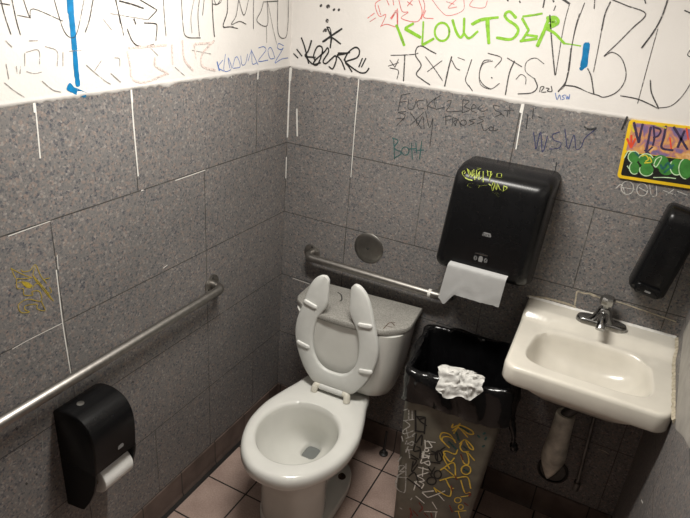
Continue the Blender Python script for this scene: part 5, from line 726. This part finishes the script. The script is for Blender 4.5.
prof = [(.0085, .628), (.0095, .640), (.0105, .655), (.0095, .67), (.010, .695), (.0098, .72), (.0096, .742), (.008, .757), (.003, .766), (-.005, .767), (-.013, .757), (-.015, .735), (-.020, .70), (-.025, .65), (-.032, .59), (-.045, .50), (-.06, .42), (-.085, .37), (-.12, .35)]
rings = []
for k, (g, z) in enumerate(prof):
    ring = []; n = len(dense); edge = ss(.05, .0, abs(z-.76))
    for i, (qx, qy) in enumerate(dense):
        X, Y = qx*(A+g), qy*(B+g); P = Vector((X*1.0, Y*1.0, z))
        fold = abs(noise.noise((X*9+z*5, Y*9-z*7, 3.3)))*2-.35             # creases
        fine = abs(noise.noise((X*24-z*16, Y*24+z*22, 8.1)))-.2
        rip = noise.noise((X*45, Y*45, z*60))
        w_ = (.019*fold+.011*fine+.003*rip)*(1 if g > 0 else 1.3)*(.5 if 0 < g < .0082 else 1)
        if g > .0082: w_ = max(w_, -.0045)
        if g < 0: w_ = min(w_, -.0125-g)
        l = math.hypot(qx, qy)
        dz = .018*noise.noise((X*7, Y*7, 1.7))*edge+.008*noise.noise((X*20, Y*20, 4))*edge
        if k < 3: dz += (.022*noise.noise((X*5, Y*5, 9))+.008*noise.noise((X*21, Y*21, 2)))*(1-k/3)
        ring.append((X+w_*qx/l, Y+w_*qy/l, z+dz))
    rings.append(ring)
rings.append([(p[0]*.2, p[1]*.2, .345) for p in rings[-1]])
loft(bm, rings, False, True); bag = obj('bag', bm, 'bag', t, 80)
# knotted tail of the bag on its right side
bm = bmesh.new(); pts = smooth_path([(A+.004, -.07, .64), (A+.022, -.085, .60), (A+.040, -.09, .555), (A+.048, -.088, .51), (A+.060, -.085, .475)], 5); n = len(pts)
tube(bm, pts, [(.019-.013*ss(0, .7, k/n)+.006*noise.noise((k*.9, 0, 0))+(.008 if .7 < k/n < .9 else 0)) for k in range(n)], 10); obj('bag_tail', bm, 'bag', t, 70)
# crumpled towel draped over the front rim
bm = bmesh.new(); nu, nv = 30, 26; grid = []
for j in range(nv+1):
    row = []
    for i in range(nu+1):
        u = (i/nu-.5)*2; v = (j/nv-.5)*2
        th = math.atan2(v, u); rr_ = .93+.05*math.sin(3*th+2.2)+.05*math.sin(5*th+.6)+.03*math.sin(9*th)
        k = min(1.0, max(abs(u), abs(v))/max(1e-6, math.hypot(u, v))*1.12) if (u or v) else 1
        u1, v1 = u*k*rr_, v*k*rr_
        ca, sa = math.cos(.16), math.sin(.16); u2, v2 = u1*ca-v1*sa, u1*sa+v1*ca
        x = .080*u2; s = .088*v2                    # s runs over the rim: s>0 inside, s<0 outside
        if s > 0: y, z = s*.62, .790+.010*math.sin(min(1, s/.088)*PI)
        else: y, z = .34*s, .790+s*.80
        cr_ = .013*noise.noise((u*2.1, v*2.1, 7))+.011*(abs(noise.noise((u*3.4, v*3.4, 3)))*2-.5)+.004*noise.noise((u*11, v*11, 1))
        dome = .026*(1-u2*u2)*(1-.7*v2*v2)
        row.append(bm.verts.new((x+.5*cr_, -(.186)+y-(dome+cr_)*.7, z+(dome*.6+cr_*.7))))
    grid.append(row)
for j in range(nv):
    for i in range(nu): bm.faces.new((grid[j][i], grid[j][i+1], grid[j+1][i+1], grid[j+1][i]))
rt_ = Matrix.Translation((BX, BY, 0)) @ Matrix.Rotation(BR, 4, 'Z')
for v in bm.verts: v.co = rt_ @ (v.co+Vector((.004, 0, .004)))
tag(obj('crumpled_paper_towel', bm, 'paper_worn', None, 60), 'crumpled white paper towel lying on the black bag rim of the bin', 'paper towel')
